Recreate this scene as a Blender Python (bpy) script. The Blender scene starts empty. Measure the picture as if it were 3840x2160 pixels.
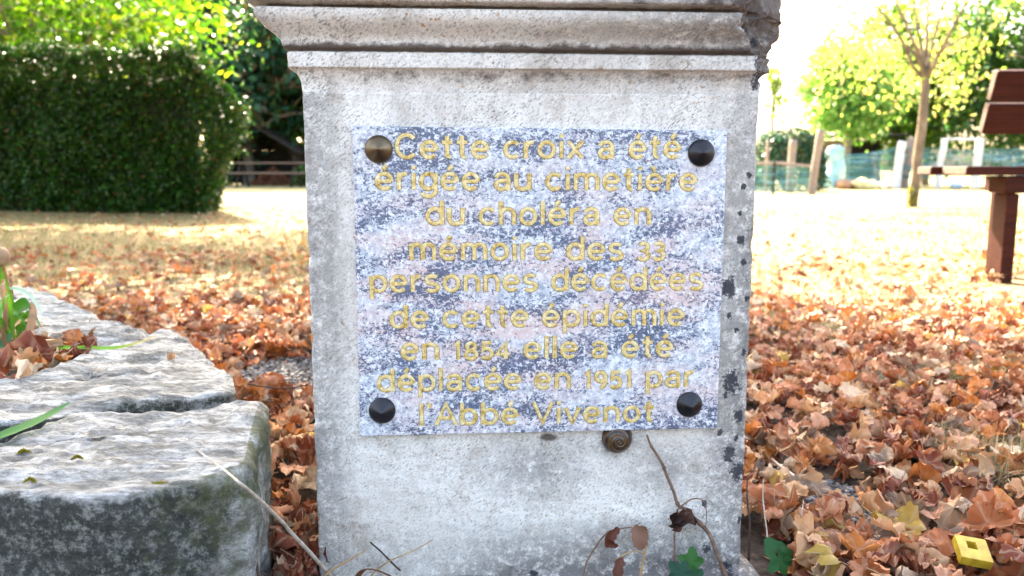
import bpy, math, random
import numpy as np
from mathutils import Vector, noise as mn
R = math.radians
random.seed(11); rng = np.random.default_rng(11)
scene = bpy.context.scene
COL = scene.collection

# ------------------------------------------------------------------ camera, sky, sun, exposure
F = 3070.0; H = 0.5; T = math.atan(440 / F); ct, st = math.cos(T), math.sin(T)
cam = bpy.data.cameras.new('camera'); cam_o = bpy.data.objects.new('camera', cam); COL.objects.link(cam_o)
cam_o.location = (0, 0, H); cam_o.rotation_euler = (R(90) - T, 0, 0)
cam.sensor_width = 36; cam.lens = F / 3840 * 36; cam.clip_start = 0.02; cam.clip_end = 2000
cam.dof.use_dof = True; cam.dof.focus_distance = 1.0; cam.dof.aperture_fstop = 6.3
scene.camera = cam_o
SUN_EL = R(38); SUN_AZ = R(-20)                     # azimuth from +y, positive towards +x
sun_dir = Vector((math.sin(SUN_AZ) * math.cos(SUN_EL), math.cos(SUN_AZ) * math.cos(SUN_EL), math.sin(SUN_EL)))
W = bpy.data.worlds.new('World'); scene.world = W; W.use_nodes = True
wn = W.node_tree; bg = wn.nodes['Background']
sky = wn.nodes.new('ShaderNodeTexSky'); sky.sky_type = 'NISHITA'; sky.sun_disc = False
sky.sun_elevation = SUN_EL; sky.sun_rotation = SUN_AZ; sky.dust_density = 6.0; sky.air_density = 0.9; sky.ozone_density = 0.4
wn.links.new(sky.outputs[0], bg.inputs[0]); bg.inputs[1].default_value = 0.15
sl = bpy.data.lights.new('sun', 'SUN'); so = bpy.data.objects.new('sun', sl); COL.objects.link(so)
sl.energy = 4.6; sl.angle = R(0.5); sl.color = (1, 0.93, 0.80)
so.rotation_euler = sun_dir.to_track_quat('Z', 'Y').to_euler(); so.location = (0, 0, 20)
scene.view_settings.view_transform = 'Standard'; scene.view_settings.look = 'None'
scene.view_settings.gamma = 1; scene.view_settings.exposure = 3.3
scene.view_settings.use_white_balance = True; scene.view_settings.white_balance_temperature = 7350   # the camera's white balance for open shade
scene.cycles.use_denoising = True
scene.cycles.max_bounces = 6; scene.cycles.transparent_max_bounces = 8

# ------------------------------------------------------------------ where photo points lie in the place
def ray(px, py):
    u = (px - 1920) / F; v = (py - 1080) / F
    return Vector((u, ct - v * st, -st - v * ct))
def at_z(px, py, z=0.0):
    r = ray(px, py); return Vector((0, 0, H)) + r * ((z - H) / r.z)
def at_y(px, py, Y):
    r = ray(px, py); return Vector((0, 0, H)) + r * (Y / r.y)
PA = R(4); PD = 0.985
def on_pillar(px, py, off=0.0):                      # local (s, -off, z) on the pillar's front plane
    r = ray(px, py); nx, ny = -math.sin(PA), math.cos(PA)
    t = (PD * ny - off) / (r.x * nx + r.y * ny)
    p = Vector((0, 0, H)) + r * t
    return Vector((p.x * math.cos(PA) + (p.y - PD) * math.sin(PA), -off, p.z))

# ------------------------------------------------------------------ object helpers
def tag(o, label=None, cat=None, group=None, kind=None):
    if label: o['label'] = label
    if cat: o['category'] = cat
    if group: o['group'] = group
    if kind: o['kind'] = kind
    return o
def link(o, parent=None):
    COL.objects.link(o)
    if parent is not None: o.parent = parent
    return o
def thing(name, label, cat, loc=(0, 0, 0), rz=0, group=None):
    o = bpy.data.objects.new(name, None); o.empty_display_size = 0.05
    o.location = loc; o.rotation_euler = (0, 0, rz)
    return tag(link(o), label, cat, group)
class MB:
    """collects shapes for ONE mesh object"""
    def __init__(s): s.v = []; s.f = []; s.c = []
    def add(s, vs, fs, col=None):
        k = len(s.v); s.v += [tuple(v) for v in vs]; s.f += [tuple(i + k for i in f) for f in fs]
        s.c += [col or (1, 1, 1)] * len(vs)
        return s
    def box(s, lo, hi, col=None):
        x0, y0, z0 = lo; x1, y1, z1 = hi
        v = [(x0,y0,z0),(x1,y0,z0),(x1,y1,z0),(x0,y1,z0),(x0,y0,z1),(x1,y0,z1),(x1,y1,z1),(x0,y1,z1)]
        return s.add(v, [(3,2,1,0),(4,5,6,7),(0,1,5,4),(1,2,6,5),(2,3,7,6),(3,0,4,7)], col)
    def tube(s, pts, rad, n=8, col=None, cap=True):
        pts = [Vector(p) for p in pts]; m = len(pts)
        if not hasattr(rad, '__len__'): rad = [rad] * m
        vs = []; fs = []
        up = Vector((0.31, 0.17, 0.93))
        for i, p in enumerate(pts):
            d = (pts[min(i + 1, m - 1)] - pts[max(i - 1, 0)]).normalized()
            a = d.cross(up)
            if a.length < 0.05: a = d.cross(Vector((1, 0, 0)))
            a.normalize(); b = d.cross(a)
            for k in range(n):
                t = 2 * math.pi * k / n
                vs.append(p + (a * math.cos(t) + b * math.sin(t)) * rad[i])
        for i in range(m - 1):
            for k in range(n):
                fs.append((i*n+k, i*n+(k+1)%n, (i+1)*n+(k+1)%n, (i+1)*n+k))
        if cap: fs += [tuple(range(n - 1, -1, -1)), tuple(range((m-1)*n, m*n))]
        return s.add(vs, fs, col)
    def build(s, name, mat, parent=None, smooth=True, bevel=0):
        me = bpy.data.meshes.new(name); me.from_pydata(s.v, [], s.f); me.update()
        ca = me.color_attributes.new('tint', 'FLOAT_COLOR', 'POINT')
        ca.data.foreach_set('color', np.hstack([np.array(s.c, float).reshape(-1, 3), np.ones((len(s.v), 1))]).ravel())
        if smooth: me.shade_smooth()
        me.materials.append(mat)
        o = link(bpy.data.objects.new(name, me), parent)
        if bevel:
            b = o.modifiers.new('bevel', 'BEVEL'); b.width = bevel; b.segments = 2; b.limit_method = 'ANGLE'
        return o
def np_mesh(name, V, Fq, Cc, mat, parent=None, smooth=False):
    """mesh from arrays: V (n,3), Fq (m,k) faces of one size, Cc (n,3) true colours"""
    me = bpy.data.meshes.new(name); n = len(V); m, k = Fq.shape
    me.vertices.add(n); me.vertices.foreach_set('co', np.ascontiguousarray(V, float).ravel())
    me.loops.add(m * k); me.loops.foreach_set('vertex_index', np.ascontiguousarray(Fq, np.int32).ravel())
    me.polygons.add(m); me.polygons.foreach_set('loop_start', np.arange(0, m * k, k, dtype=np.int32))
    me.polygons.foreach_set('loop_total', np.full(m, k, np.int32))
    me.update(calc_edges=True); me.validate()
    if Cc is not None:
        ca = me.color_attributes.new('tint', 'FLOAT_COLOR', 'POINT')
        ca.data.foreach_set('color', np.hstack([Cc, np.ones((n, 1))]).astype(float).ravel())
    if smooth: me.shade_smooth()
    me.materials.append(mat)
    return link(bpy.data.objects.new(name, me), parent)
def smooth_path(pts, n=6):
    """Catmull-Rom through the points"""
    P = [Vector(p) for p in pts]; out = []
    for i in range(len(P) - 1):
        p0, p1, p2, p3 = P[max(i-1, 0)], P[i], P[i+1], P[min(i+2, len(P)-1)]
        for k in range(n):
            t = k / n
            out.append(0.5 * ((2*p1) + (p2-p0)*t + (2*p0-5*p1+4*p2-p3)*t*t + (3*p1-p0-3*p2+p3)*t**3))
    out.append(P[-1]); return out
def lerp(a, b, t): return a + (b - a) * t
def interp(x, xs, ys): return float(np.interp(x, xs, ys))
def fbm(p, oct=4, lac=2.1, gain=0.5):
    return mn.fractal(p, 1.0, lac, oct, noise_basis='PERLIN_ORIGINAL') if False else sum(mn.noise(p * lac**i) * gain**i for i in range(oct))

# ------------------------------------------------------------------ material helpers
class G:
    def __init__(s, name, rough=0.8, spec=0.3):
        s.m = bpy.data.materials.new(name); s.m.use_nodes = True; s.t = s.m.node_tree
        s.b = s.t.nodes['Principled BSDF']; s.b.inputs['Roughness'].default_value = rough
        s.b.inputs['Specular IOR Level'].default_value = spec
        s.out = s.t.nodes['Material Output']
    def n(s, typ, props=None, ins=None):
        nd = s.t.nodes.new(typ)
        for k, v in (props or {}).items(): setattr(nd, k, v)
        for k, v in (ins or {}).items(): s.set(nd.inputs[k], v)
        return nd
    def set(s, sock, v):
        if hasattr(v, 'is_output'): s.t.links.new(v, sock)
        elif hasattr(v, '__len__') and sock.type == 'RGBA' and len(v) == 3: sock.default_value = (*v, 1)
        else: sock.default_value = v
    def coord(s, kind='Object', scale=(1,1,1), rot=(0,0,0)):
        c = s.n('ShaderNodeTexCoord').outputs[kind]
        return s.n('ShaderNodeMapping', None, {'Vector': c, 'Scale': scale, 'Rotation': rot}).outputs[0]
    def noise(s, vec, scale, detail=4, rough=0.55, dist=0.0):
        return s.n('ShaderNodeTexNoise', None, {'Vector': vec, 'Scale': scale, 'Detail': detail, 'Roughness': rough, 'Distortion': dist}).outputs['Fac']
    def voro(s, vec, scale, feature='F1', out='Distance', rand=1.0):
        return s.n('ShaderNodeTexVoronoi', {'feature': feature}, {'Vector': vec, 'Scale': scale, 'Randomness': rand}).outputs[out]
    def ramp(s, fac, stops):
        nd = s.n('ShaderNodeValToRGB', None, {'Fac': fac}); e = nd.color_ramp.elements
        while len(e) < len(stops): e.new(0.5)
        for i, (p, c) in enumerate(stops):
            e[i].position = p; e[i].color = (c, c, c, 1) if not hasattr(c, '__len__') else (*c, 1)
        return nd.outputs[0]
    def mix(s, fac, a, b, blend='MIX'):
        nd = s.n('ShaderNodeMix', {'data_type': 'RGBA', 'blend_type': blend}); s.set(nd.inputs[0], fac); s.set(nd.inputs[6], a); s.set(nd.inputs[7], b)
        return nd.outputs[2]
    def math(s, op, a, b=0.0, clamp=False):
        nd = s.n('ShaderNodeMath', {'operation': op, 'use_clamp': clamp}); s.set(nd.inputs[0], a); s.set(nd.inputs[1], b); return nd.outputs[0]
    def attr(s, name, out='Color'): return s.n('ShaderNodeAttribute', {'attribute_name': name}).outputs[out]
    def sep(s, v): return s.n('ShaderNodeSeparateXYZ', None, {0: v}).outputs
    def bump(s, h, strength=0.4, dist=0.002):
        nd = s.n('ShaderNodeBump', None, {'Height': h, 'Strength': strength, 'Distance': dist}); s.set(s.b.inputs['Normal'], nd.outputs[0])
    def col(s, c): s.set(s.b.inputs['Base Color'], c); return s
    def rough(s, r): s.set(s.b.inputs['Roughness'], r); return s

def simple(name, c1, c2, scale=20, rough=0.7, bump=0.3, bdist=0.002, spec=0.3, metal=0.0, stretch=(1,1,1)):
    g = G(name, rough, spec); v = g.coord('Object', stretch)
    f = g.noise(v, scale, 6, 0.6)
    g.col(g.ramp(f, [(0.3, c1), (0.7, c2)])); g.b.inputs['Metallic'].default_value = metal
    if bump: g.bump(g.noise(v, scale * 3, 6, 0.65), bump, bdist)
    return g.m

def leaf_mat(name, source='tint', trans=0.35, rough=0.55, veins=False):
    g = G(name, rough, 0.3)
    c = g.attr('tint') if source == 'tint' else g.n('ShaderNodeObjectInfo').outputs['Color']
    v = g.coord('Object')
    if veins:                                         # blotches, paler veins and brown decay
        uvw = g.coord('Object', (1, 1, 0.4))
        c = g.mix(g.ramp(g.noise(v, 70, 5, 0.65), [(0.40, 0.0), (0.70, 0.75)]), c, g.mix(1.0, c, (0.50, 0.36, 0.26), 'MULTIPLY'))
        c = g.mix(g.ramp(g.noise(v, 34, 4, 0.6), [(0.52, 0.0), (0.72, 0.30)]), c, (0.52, 0.33, 0.18))
        vein = g.attr('vein', 'Fac')
        c = g.mix(g.math('MULTIPLY', vein, 0.45), c, (0.55, 0.40, 0.26))
        g.bump(g.math('ADD', g.noise(v, 160, 4, 0.6), g.math('MULTIPLY', vein, 0.8)), 0.5, 0.002)
    else:
        c = g.mix(g.noise(v, 3.0, 3), c, g.mix(1.0, c, (0.75, 0.8, 0.7), 'MULTIPLY'))
    g.col(c)
    tr = g.n('ShaderNodeBsdfTranslucent', None, {'Color': g.mix(1.0, c, (1.15, 1.25, 0.75), 'MULTIPLY') if trans > 0.3 else c})
    ms = g.n('ShaderNodeMixShader', None, {0: trans, 1: g.b.outputs[0], 2: tr.outputs[0]})
    g.t.links.new(ms.outputs[0], g.out.inputs[0])
    return g.m

# ---- limestone of the pillar
def pillar_mat():
    g = G('weathered_limestone', 0.9, 0.2)
    v = g.coord('Object')
    vd = g.coord('Object', (1, 1, 1), (0, R(38), 0))
    vd = g.n('ShaderNodeMapping', None, {'Vector': vd, 'Scale': (1.0, 1.0, 2.6)}).outputs[0]
    base = g.ramp(g.noise(v, 7, 6, 0.6), [(0.30, (0.66, 0.605, 0.53)), (0.48, (0.81, 0.76, 0.685)), (0.66, (0.88, 0.84, 0.765))])
    # warm grey weathering clouds and run-off streaks
    base = g.mix(g.ramp(g.noise(v, 14, 8, 0.75), [(0.49, 0.0), (0.66, 0.75)]), base, (0.40, 0.33, 0.255))
    run = g.noise(g.coord('Object', (1, 1, .16)), 26, 5, 0.65)
    base = g.mix(g.math('MULTIPLY', g.ramp(run, [(0.50, 0.0), (0.68, 0.55)]), g.ramp(g.noise(v, 4.0, 3), [(0.42, 0.0), (0.60, 1.0)])), base, (0.42, 0.38, 0.33))
    # tool marks / pits running diagonally
    pits = g.noise(vd, 190, 5, 0.75, 0.4)
    zone = g.ramp(g.noise(v, 6.5, 5, 0.65), [(0.38, 0.30), (0.60, 1.0)])
    pm = g.math('MULTIPLY', g.ramp(pits, [(0.525, 0.0), (0.62, 1.0)]), zone)
    base = g.mix(g.math('MULTIPLY', pm, 0.85), base, (0.13, 0.115, 0.10))
    fine = g.noise(v, 420, 3, 0.6)
    base = g.mix(g.ramp(fine, [(0.54, 0.0), (0.70, 0.6)]), base, (0.22, 0.20, 0.185))
    # orange lichen flecks
    sp = g.math('MULTIPLY', g.ramp(g.noise(v, 130, 3, 0.55), [(0.635, 0.0), (0.68, 1.0)]), g.ramp(g.noise(v, 9, 2, 0.5), [(0.45, 0.0), (0.6, 1.0)]))
    base = g.mix(g.math('MULTIPLY', sp, 0.75), base, (0.40, 0.22, 0.07))
    # stains carried by the mesh: R black lichen, G brown soot crust under the mouldings, B grey wash
    sx = g.n('ShaderNodeSeparateColor', None, {0: g.attr('stain')})
    gw = g.math('MULTIPLY', sx.outputs[2], g.ramp(g.noise(v, 70, 7, 0.8), [(0.36, 0.0), (0.52, 1.0)]))
    base = g.mix(g.math('MINIMUM', g.math('MULTIPLY', gw, 1.15), 0.9), base, (0.13, 0.12, 0.112))
    br = g.ramp(g.math('ADD', sx.outputs[1], g.math('MULTIPLY', g.math('SUBTRACT', g.noise(v, 55, 7, 0.75), 0.5), 1.3)), [(0.42, 0.0), (0.72, 1.0)])
    base = g.mix(g.math('MULTIPLY', br, 0.9), base, g.mix(g.noise(v, 90, 4, 0.6), (0.026, 0.022, 0.021), (0.13, 0.088, 0.066)))
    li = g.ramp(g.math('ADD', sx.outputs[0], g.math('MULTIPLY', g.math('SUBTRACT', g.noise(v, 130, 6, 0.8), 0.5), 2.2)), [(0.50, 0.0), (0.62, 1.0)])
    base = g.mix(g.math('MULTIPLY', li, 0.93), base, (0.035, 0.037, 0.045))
    g.col(base)
    h = g.math('SUBTRACT', g.math('ADD', g.math('MULTIPLY', g.noise(v, 45, 8, 0.65), 1.2), g.math('MULTIPLY', fine, 0.35)), g.math('MULTIPLY', pm, 0.9))
    g.bump(h, 0.40, 0.003)
    return g.m

def block_mat():
    g = G('mossy_limestone', 0.85, 0.25)
    v = g.coord('Object'); vs = g.coord('Object', (0.62, 2.2, 2.6), (0, 0, R(12)))
    c = g.ramp(g.noise(vs, 20, 8, 0.72), [(0.33, (0.07, 0.068, 0.062)), (0.44, (0.27, 0.265, 0.245)), (0.53, (0.48, 0.475, 0.45)), (0.66, (0.80, 0.795, 0.77))])
    c = g.mix(g.ramp(g.noise(vs, 95, 6, 0.75), [(0.50, 0.0), (0.62, 0.8)]), c, (0.15, 0.15, 0.135))
    crk = g.ramp(g.noise(g.coord('Object', (1, 2.6, 3), (0, 0, R(18))), 13, 6, 0.7, 0.6), [(0.485, 0.0), (0.50, 1.0), (0.515, 0.0)])
    c = g.mix(g.math('MULTIPLY', crk, 0.6), c, (0.08, 0.08, 0.075))
    a = g.n('ShaderNodeSeparateColor', None, {0: g.attr('stain')})
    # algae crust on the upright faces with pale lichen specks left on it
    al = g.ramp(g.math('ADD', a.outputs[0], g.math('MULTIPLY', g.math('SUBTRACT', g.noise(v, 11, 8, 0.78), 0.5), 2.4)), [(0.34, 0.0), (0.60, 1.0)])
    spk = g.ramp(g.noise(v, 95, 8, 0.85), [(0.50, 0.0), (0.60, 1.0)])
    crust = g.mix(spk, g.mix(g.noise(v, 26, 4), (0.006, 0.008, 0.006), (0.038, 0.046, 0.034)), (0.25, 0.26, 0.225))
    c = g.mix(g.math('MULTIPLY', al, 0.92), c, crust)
    gr = g.ramp(g.math('ADD', a.outputs[1], g.math('MULTIPLY', g.math('SUBTRACT', g.noise(v, 30, 6, 0.7), 0.5), 1.2)), [(0.45, 0.0), (0.75, 1.0)])
    c = g.mix(g.math('MULTIPLY', gr, 0.85), c, g.mix(g.noise(v, 70, 4), (0.05, 0.065, 0.02), (0.17, 0.17, 0.08)))
    mo = g.math('MULTIPLY', g.ramp(g.noise(v, 34, 4, 0.6), [(0.66, 0.0), (0.72, 1.0)]), g.ramp(g.noise(v, 6, 2), [(0.5, 0.0), (0.62, 1.0)]))
    c = g.mix(mo, c, (0.06, 0.07, 0.012))
    g.col(c)
    up_ = g.sep(g.n('ShaderNodeTexCoord').outputs['Normal'])[2]; k_ = g.ramp(up_, [(0.35, 0.0), (0.75, 1.0)])
    hb = g.mix(k_, g.noise(v, 42, 9, 0.75), g.noise(vs, 28, 9, 0.72))
    g.bump(g.math('ADD', hb, g.math('MULTIPLY', g.noise(v, 190, 5, 0.75), 0.5)), 1.0, 0.008)
    return g.m

def granite_mat():
    g = G('polished_granite', 0.38, 0.45)
    v = g.coord('Object'); w = g.coord('Object', (1, 1, 2.4), (0, R(-9), 0))
    warp = g.noise(v, 9, 3, 0.5)
    wv = g.n('ShaderNodeVectorMath', {'operation': 'ADD'}, {0: w, 1: g.n('ShaderNodeCombineXYZ', None, {0: 0.0, 1: 0.0, 2: g.math('MULTIPLY', warp, 0.09)}).outputs[0]}).outputs[0]
    c = g.ramp(g.noise(v, 95, 5, 0.7), [(0.32, (0.22, 0.26, 0.32)), (0.47, (0.45, 0.485, 0.53)), (0.62, (0.78, 0.78, 0.78))])
    mid = g.math('ABSOLUTE', g.math('SUBTRACT', g.sep(v)[2], 0.33))
    pink = g.math('MULTIPLY', g.ramp(g.noise(w, 10, 4, 0.6), [(0.43, 0.0), (0.60, 0.72)]), g.ramp(mid, [(0.06, 1.0), (0.18, 0.3)]))
    c = g.mix(pink, c, g.mix(g.noise(v, 90, 3), (0.60, 0.38, 0.34), (0.78, 0.60, 0.53)))
    bands = g.ramp(g.noise(wv, 11, 4, 0.6), [(0.40, 0.10), (0.56, 0.55), (0.68, 1.0)])
    cr = g.noise(g.coord('Object', (1, 1, 1.45), (0, R(-14), 0)), 185, 4, 0.8, 0.8)
    dark = g.ramp(g.math('ADD', cr, g.math('MULTIPLY', g.math('SUBTRACT', bands, 0.5), 0.25)), [(0.487, 0.0), (0.522, 1.0)])
    c = g.mix(g.math('MULTIPLY', dark, 0.88), c, g.mix(g.noise(v, 45, 2), (0.008, 0.013, 0.034), (0.07, 0.11, 0.22)))
    fl = g.ramp(g.noise(v, 230, 3, 0.6), [(0.57, 0.0), (0.63, 0.9)])
    c = g.mix(fl, c, (0.74, 0.76, 0.80))
    red = g.math('MULTIPLY', g.ramp(g.noise(v, 95, 2, 0.5), [(0.71, 0.0), (0.75, 1.0)]), g.ramp(g.noise(v, 8, 2), [(0.48, 0.0), (0.6, 1.0)]))
    c = g.mix(g.math('MULTIPLY', red, 0.8), c, (0.40, 0.09, 0.07))
    g.col(c); g.bump(g.noise(v, 300, 3, 0.6), 0.15, 0.0006)
    return g.m

def gilt_mat():
    g = G('worn_gilding', 0.45, 0.5); v = g.coord('Object')
    c = g.ramp(g.noise(v, 210, 5, 0.75), [(0.32, (0.24, 0.13, 0.025)), (0.41, (0.52, 0.345, 0.09)), (0.52, (0.70, 0.53, 0.21)), (0.66, (0.84, 0.74, 0.48))])
    g.col(g.mix(1.0, c, g.attr('tint'), 'MULTIPLY')); g.b.inputs['Metallic'].default_value = 0.15; g.bump(g.noise(v, 260, 4, 0.6), 0.6, 0.0012)
    return g.m

def ground_mat():
    g = G('dry_ground', 0.95, 0.1); v = g.coord('Object')
    soil = g.ramp(g.noise(v, 40, 7, 0.7), [(0.35, (0.035, 0.027, 0.022)), (0.65, (0.13, 0.10, 0.08))])
    y = g.sep(v)[1]
    straw = g.ramp(g.noise(v, 9, 8, 0.75), [(0.30, (0.09, 0.08, 0.035)), (0.46, (0.21, 0.165, 0.085)), (0.60, (0.31, 0.235, 0.13)), (0.75, (0.28, 0.145, 0.07))])
    k = g.ramp(g.math('ADD', g.math('MULTIPLY', y, 0.25), g.math('MULTIPLY', g.math('SUBTRACT', g.noise(v, 2.2, 5, 0.65), 0.5), 0.9)), [(0.55, 0.0), (0.85, 1.0)])
    c = g.mix(k, soil, straw)
    far = g.ramp(g.math('ADD', g.math('MULTIPLY', y, 0.02), g.math('MULTIPLY', g.noise(v, 0.5, 3), 0.3)), [(0.35, 0.0), (0.7, 1.0)])
    c = g.mix(g.math('MULTIPLY', far, 0.55), c, g.mix(g.noise(v, 3, 5, 0.7), (0.17, 0.20, 0.07), (0.42, 0.38, 0.21)))
    g.col(c); g.bump(g.noise(v, 60, 6, 0.7), 0.8, 0.02)
    return g.m

M_PILLAR = pillar_mat(); M_BLOCK = block_mat(); M_GRANITE = granite_mat(); M_GILT = gilt_mat(); M_GROUND = ground_mat()
M_BRONZE = simple('bronze', (0.10, 0.075, 0.045), (0.19, 0.14, 0.085), 60, 0.33, 0.1, 0.0004, 0.5, 0.85)
M_BLACK = simple('blackened_metal', (0.010, 0.010, 0.012), (0.030, 0.030, 0.035), 60, 0.32, 0.0, 0.0004, 0.5, 0.4)
M_LEAF = leaf_mat('dry_leaf', 'object', 0.12, 0.55, True)
M_LITTER = leaf_mat('leaf_litter', 'tint', 0.12, 0.55, True)
M_FOL = leaf_mat('green_foliage', 'tint', 0.45, 0.5)
M_HEDGE = leaf_mat('hedge_foliage', 'tint', 0.22, 0.45)
M_BLADE = leaf_mat('grass_blade', 'tint', 0.3, 0.6)
M_BARK = simple('bark', (0.10, 0.08, 0.06), (0.32, 0.27, 0.21), 14, 0.9, 0.8, 0.01, 0.1, 0, (1, 1, 0.35))
M_TWIG = simple('dry_twig', (0.10, 0.055, 0.035), (0.26, 0.16, 0.11), 90, 0.8, 0.6, 0.001)
M_STRAW = simple('dry_straw', (0.34, 0.27, 0.20), (0.62, 0.55, 0.47), 70, 0.7, 0.3, 0.0006)
M_TAN = simple('tan_straw', (0.26, 0.15, 0.06), (0.48, 0.30, 0.14), 70, 0.7, 0.3, 0.0006)
M_DARKSTALK = simple('dark_stalk', (0.03, 0.017, 0.014), (0.09, 0.05, 0.035), 70, 0.7, 0.3, 0.0006)
M_REDWOOD = simple('red_stained_wood', (0.020, 0.0042, 0.0022), (0.058, 0.013, 0.006), 16, 0.6, 0.3, 0.002, 0.12, 0, (0.3, 3, 6))
M_WOODEND = simple('sawn_end_grain', (0.09, 0.055, 0.04), (0.16, 0.11, 0.085), 30, 0.8, 0.4, 0.003)
M_OLDWOOD = simple('grey_old_wood', (0.16, 0.12, 0.10), (0.34, 0.27, 0.23), 12, 0.8, 0.4, 0.004, 0.2, 0, (1, 4, 4))
M_WHITEPOST = simple('pale_painted_post', (0.55, 0.52, 0.48), (0.75, 0.73, 0.70), 10, 0.7, 0.2)
M_DARKWOOD = simple('dark_timber', (0.012, 0.010, 0.009), (0.045, 0.035, 0.028), 8, 0.9, 0.4, 0.01)
M_BROWNWOOD = simple('brown_old_wood', (0.11, 0.075, 0.06), (0.24, 0.17, 0.135), 12, 0.8, 0.4, 0.004, 0.15, 0, (1, 4, 4))
M_SOIL = simple('bed_soil', (0.035, 0.025, 0.02), (0.12, 0.085, 0.06), 30, 0.95, 0.9, 0.02, 0.1)

# ------------------------------------------------------------------ ground
def grid_axis(lo, hi, near, step, grow):
    a = [0.0]; s = step
    while a[-1] < hi:
        a.append(a[-1] + s)
        if a[-1] > near: s *= grow
    b = [0.0]; s = step
    while b[-1] > lo:
        b.append(b[-1] - s)
        if b[-1] < -near: s *= grow
    return np.array(sorted(set(b + a)))
gx = grid_axis(-600, 600, 4, 0.12, 1.35); gy = grid_axis(-200, 900, 8, 0.12, 1.3)
def ground_z(x, y):
    if abs(x) > 30 or abs(y) > 40: return -0.02
    return -0.02 + 0.018 * mn.noise(Vector((x * 0.9, y * 0.9, 0))) + 0.006 * mn.noise(Vector((x * 4, y * 4, 2)))
GV = np.array([(x, y, ground_z(x, y)) for y in gy for x in gx]); nx_ = len(gx)
ii = np.arange((len(gy) - 1) * (nx_ - 1)); r_ = ii // (nx_ - 1); c_ = ii % (nx_ - 1); q0 = r_ * nx_ + c_
GF = np.stack([q0, q0 + 1, q0 + nx_ + 1, q0 + nx_], 1)
tag(np_mesh('ground', GV, GF, None, M_GROUND, None, True), kind='structure')

# ------------------------------------------------------------------ the stone pillar
S0, S1 = -0.244, 0.299                              # shaft's left and right edge along its front
origin = Vector((0, PD, 0))
pillar = thing('stone_pillar', 'pale weathered limestone pillar with moulded top, standing among dead leaves', 'pillar', origin, PA)
DEPTH = S1 - S0
BLOBS = [(2730,1080,26),(2740,1430,30),(2770,1560,18),(2733,1700,22),(2770,1765,26),(2735,1183,10),(2780,900,13),(2790,980,10),(2800,1120,9),(2840,300,24),(2850,130,9),
         (2700,1620,10),(2760,1640,9),(2776,1950,10),(2718,1480,9),(2770,1460,8),(2860,160,16),(2825,240,14),(2790,700,9),(2812,660,8),(2775,800,7),(2760,1240,8),(2790,1320,9),(2640,1890,10),(2720,2130,22),(2000,2150,14),(2650,2060,13)]
BL = [(on_pillar(x, y).x, on_pillar(x, y).z, r / F) for x, y, r in BLOBS]
def ring_mesh(name, prof, mat, broken=False, stain=None, nfront=230, nside=26, amp=1.0):
    """sweep a (overhang, z) profile round the square plan; each level is a ring; broken cuts the right front corner"""
    V = []; Fc = []; ST = []
    # plan parameter: unit square perimeter with a small corner radius
    plan = []
    rc = 0.006
    for i in range(nfront + 1): plan.append(('f', i / nfront))
    for i in range(1, nside): plan.append(('r', i / nside))
    for i in range(0, nside + 1): plan.append(('b', i / nside))
    for i in range(1, nside): plan.append(('l', i / nside))
    n = len(plan)
    for (o, z) in prof:
        x0, x1, y0, y1 = S0 - o, S1 + o, -o, DEPTH + o
        for side, t in plan:
            if side == 'f': x, y = lerp(x0, x1, t), y0; nv = Vector((0, -1, 0))
            elif side == 'r': x, y = x1, lerp(y0, y1, t); nv = Vector((1, 0, 0))
            elif side == 'b': x, y = lerp(x1, x0, t), y1; nv = Vector((0, 1, 0))
            else: x, y = x0, lerp(y1, y0, t); nv = Vector((-1, 0, 0))
            # round + chip the upright edges
            for cx, cy, sx, sy in ((x0, y0, 1, 1), (x1, y0, -1, 1)):
                ex = (x - cx) * sx; ey = (y - cy) * sy
                chip = 0.004 + 0.007 * max(0, fbm(Vector((cx * 9, z * 26, 3)), 4)) + 0.004 * max(0, mn.noise(Vector((cx, z * 90, 8))))
                if ex < chip and ey < chip:
                    dd = math.hypot(chip - ex, chip - ey)
                    if dd > chip:
                        k = chip / dd; x = cx + sx * (chip - (chip - ex) * k); y = cy + sy * (chip - (chip - ey) * k)
            P = Vector((x, y, z))
            w = 0.0016 * fbm(Vector((x * 12, y * 12, z * 12)), 4) + 0.0009 * fbm(P * 70, 3)
            P += nv * (w * amp)
            brk = 0.0
            if broken:
                jag = 0.012 * fbm(Vector((x * 14 + 5, y * 14, z * 18)), 4) + 0.007 * fbm(P * 60, 3)
                c = interp(z, [0.52, 0.60, 0.635, 0.70, 0.8], [0.262, 0.226, 0.2185, 0.217, 0.216]) + jag
                e = P.x * 0.75 - P.y * 0.66 - c
                if e > 0 and x > 0.1:
                    P -= Vector((0.75, -0.66, 0)) * (e * 0.98); brk = min(1, e / 0.008)
            V.append(tuple(P))
            li = 0.0
            if side == 'f':
                for bx, bz, br in BL:
                    d = math.hypot(x - bx, (z - bz) * 0.75) / br
                    if d < 2.4: li = max(li, 1.0 - 0.42 * d)
            a, b = stain(x, y, z, side) if stain else (0, 0)
            ST.append((li, max(a, 0.72 * brk), max(b, 0.6 * brk)))
    m = len(prof)
    for i in range(m - 1):
        for k in range(n):
            Fc.append((i*n+k, i*n+(k+1) % n, (i+1)*n+(k+1) % n, (i+1)*n+k))
    Fc.append(tuple(range((m-1)*n, m*n)))
    me = bpy.data.meshes.new(name); me.from_pydata(V, [], Fc); me.update()
    ca = me.color_attributes.new('stain', 'FLOAT_COLOR', 'POINT')
    ca.data.foreach_set('color', np.hstack([np.array(ST, float), np.ones((len(ST), 1))]).ravel())
    me.shade_smooth(); me.materials.append(mat)
    return link(bpy.data.objects.new(name, me), pillar)
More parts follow.
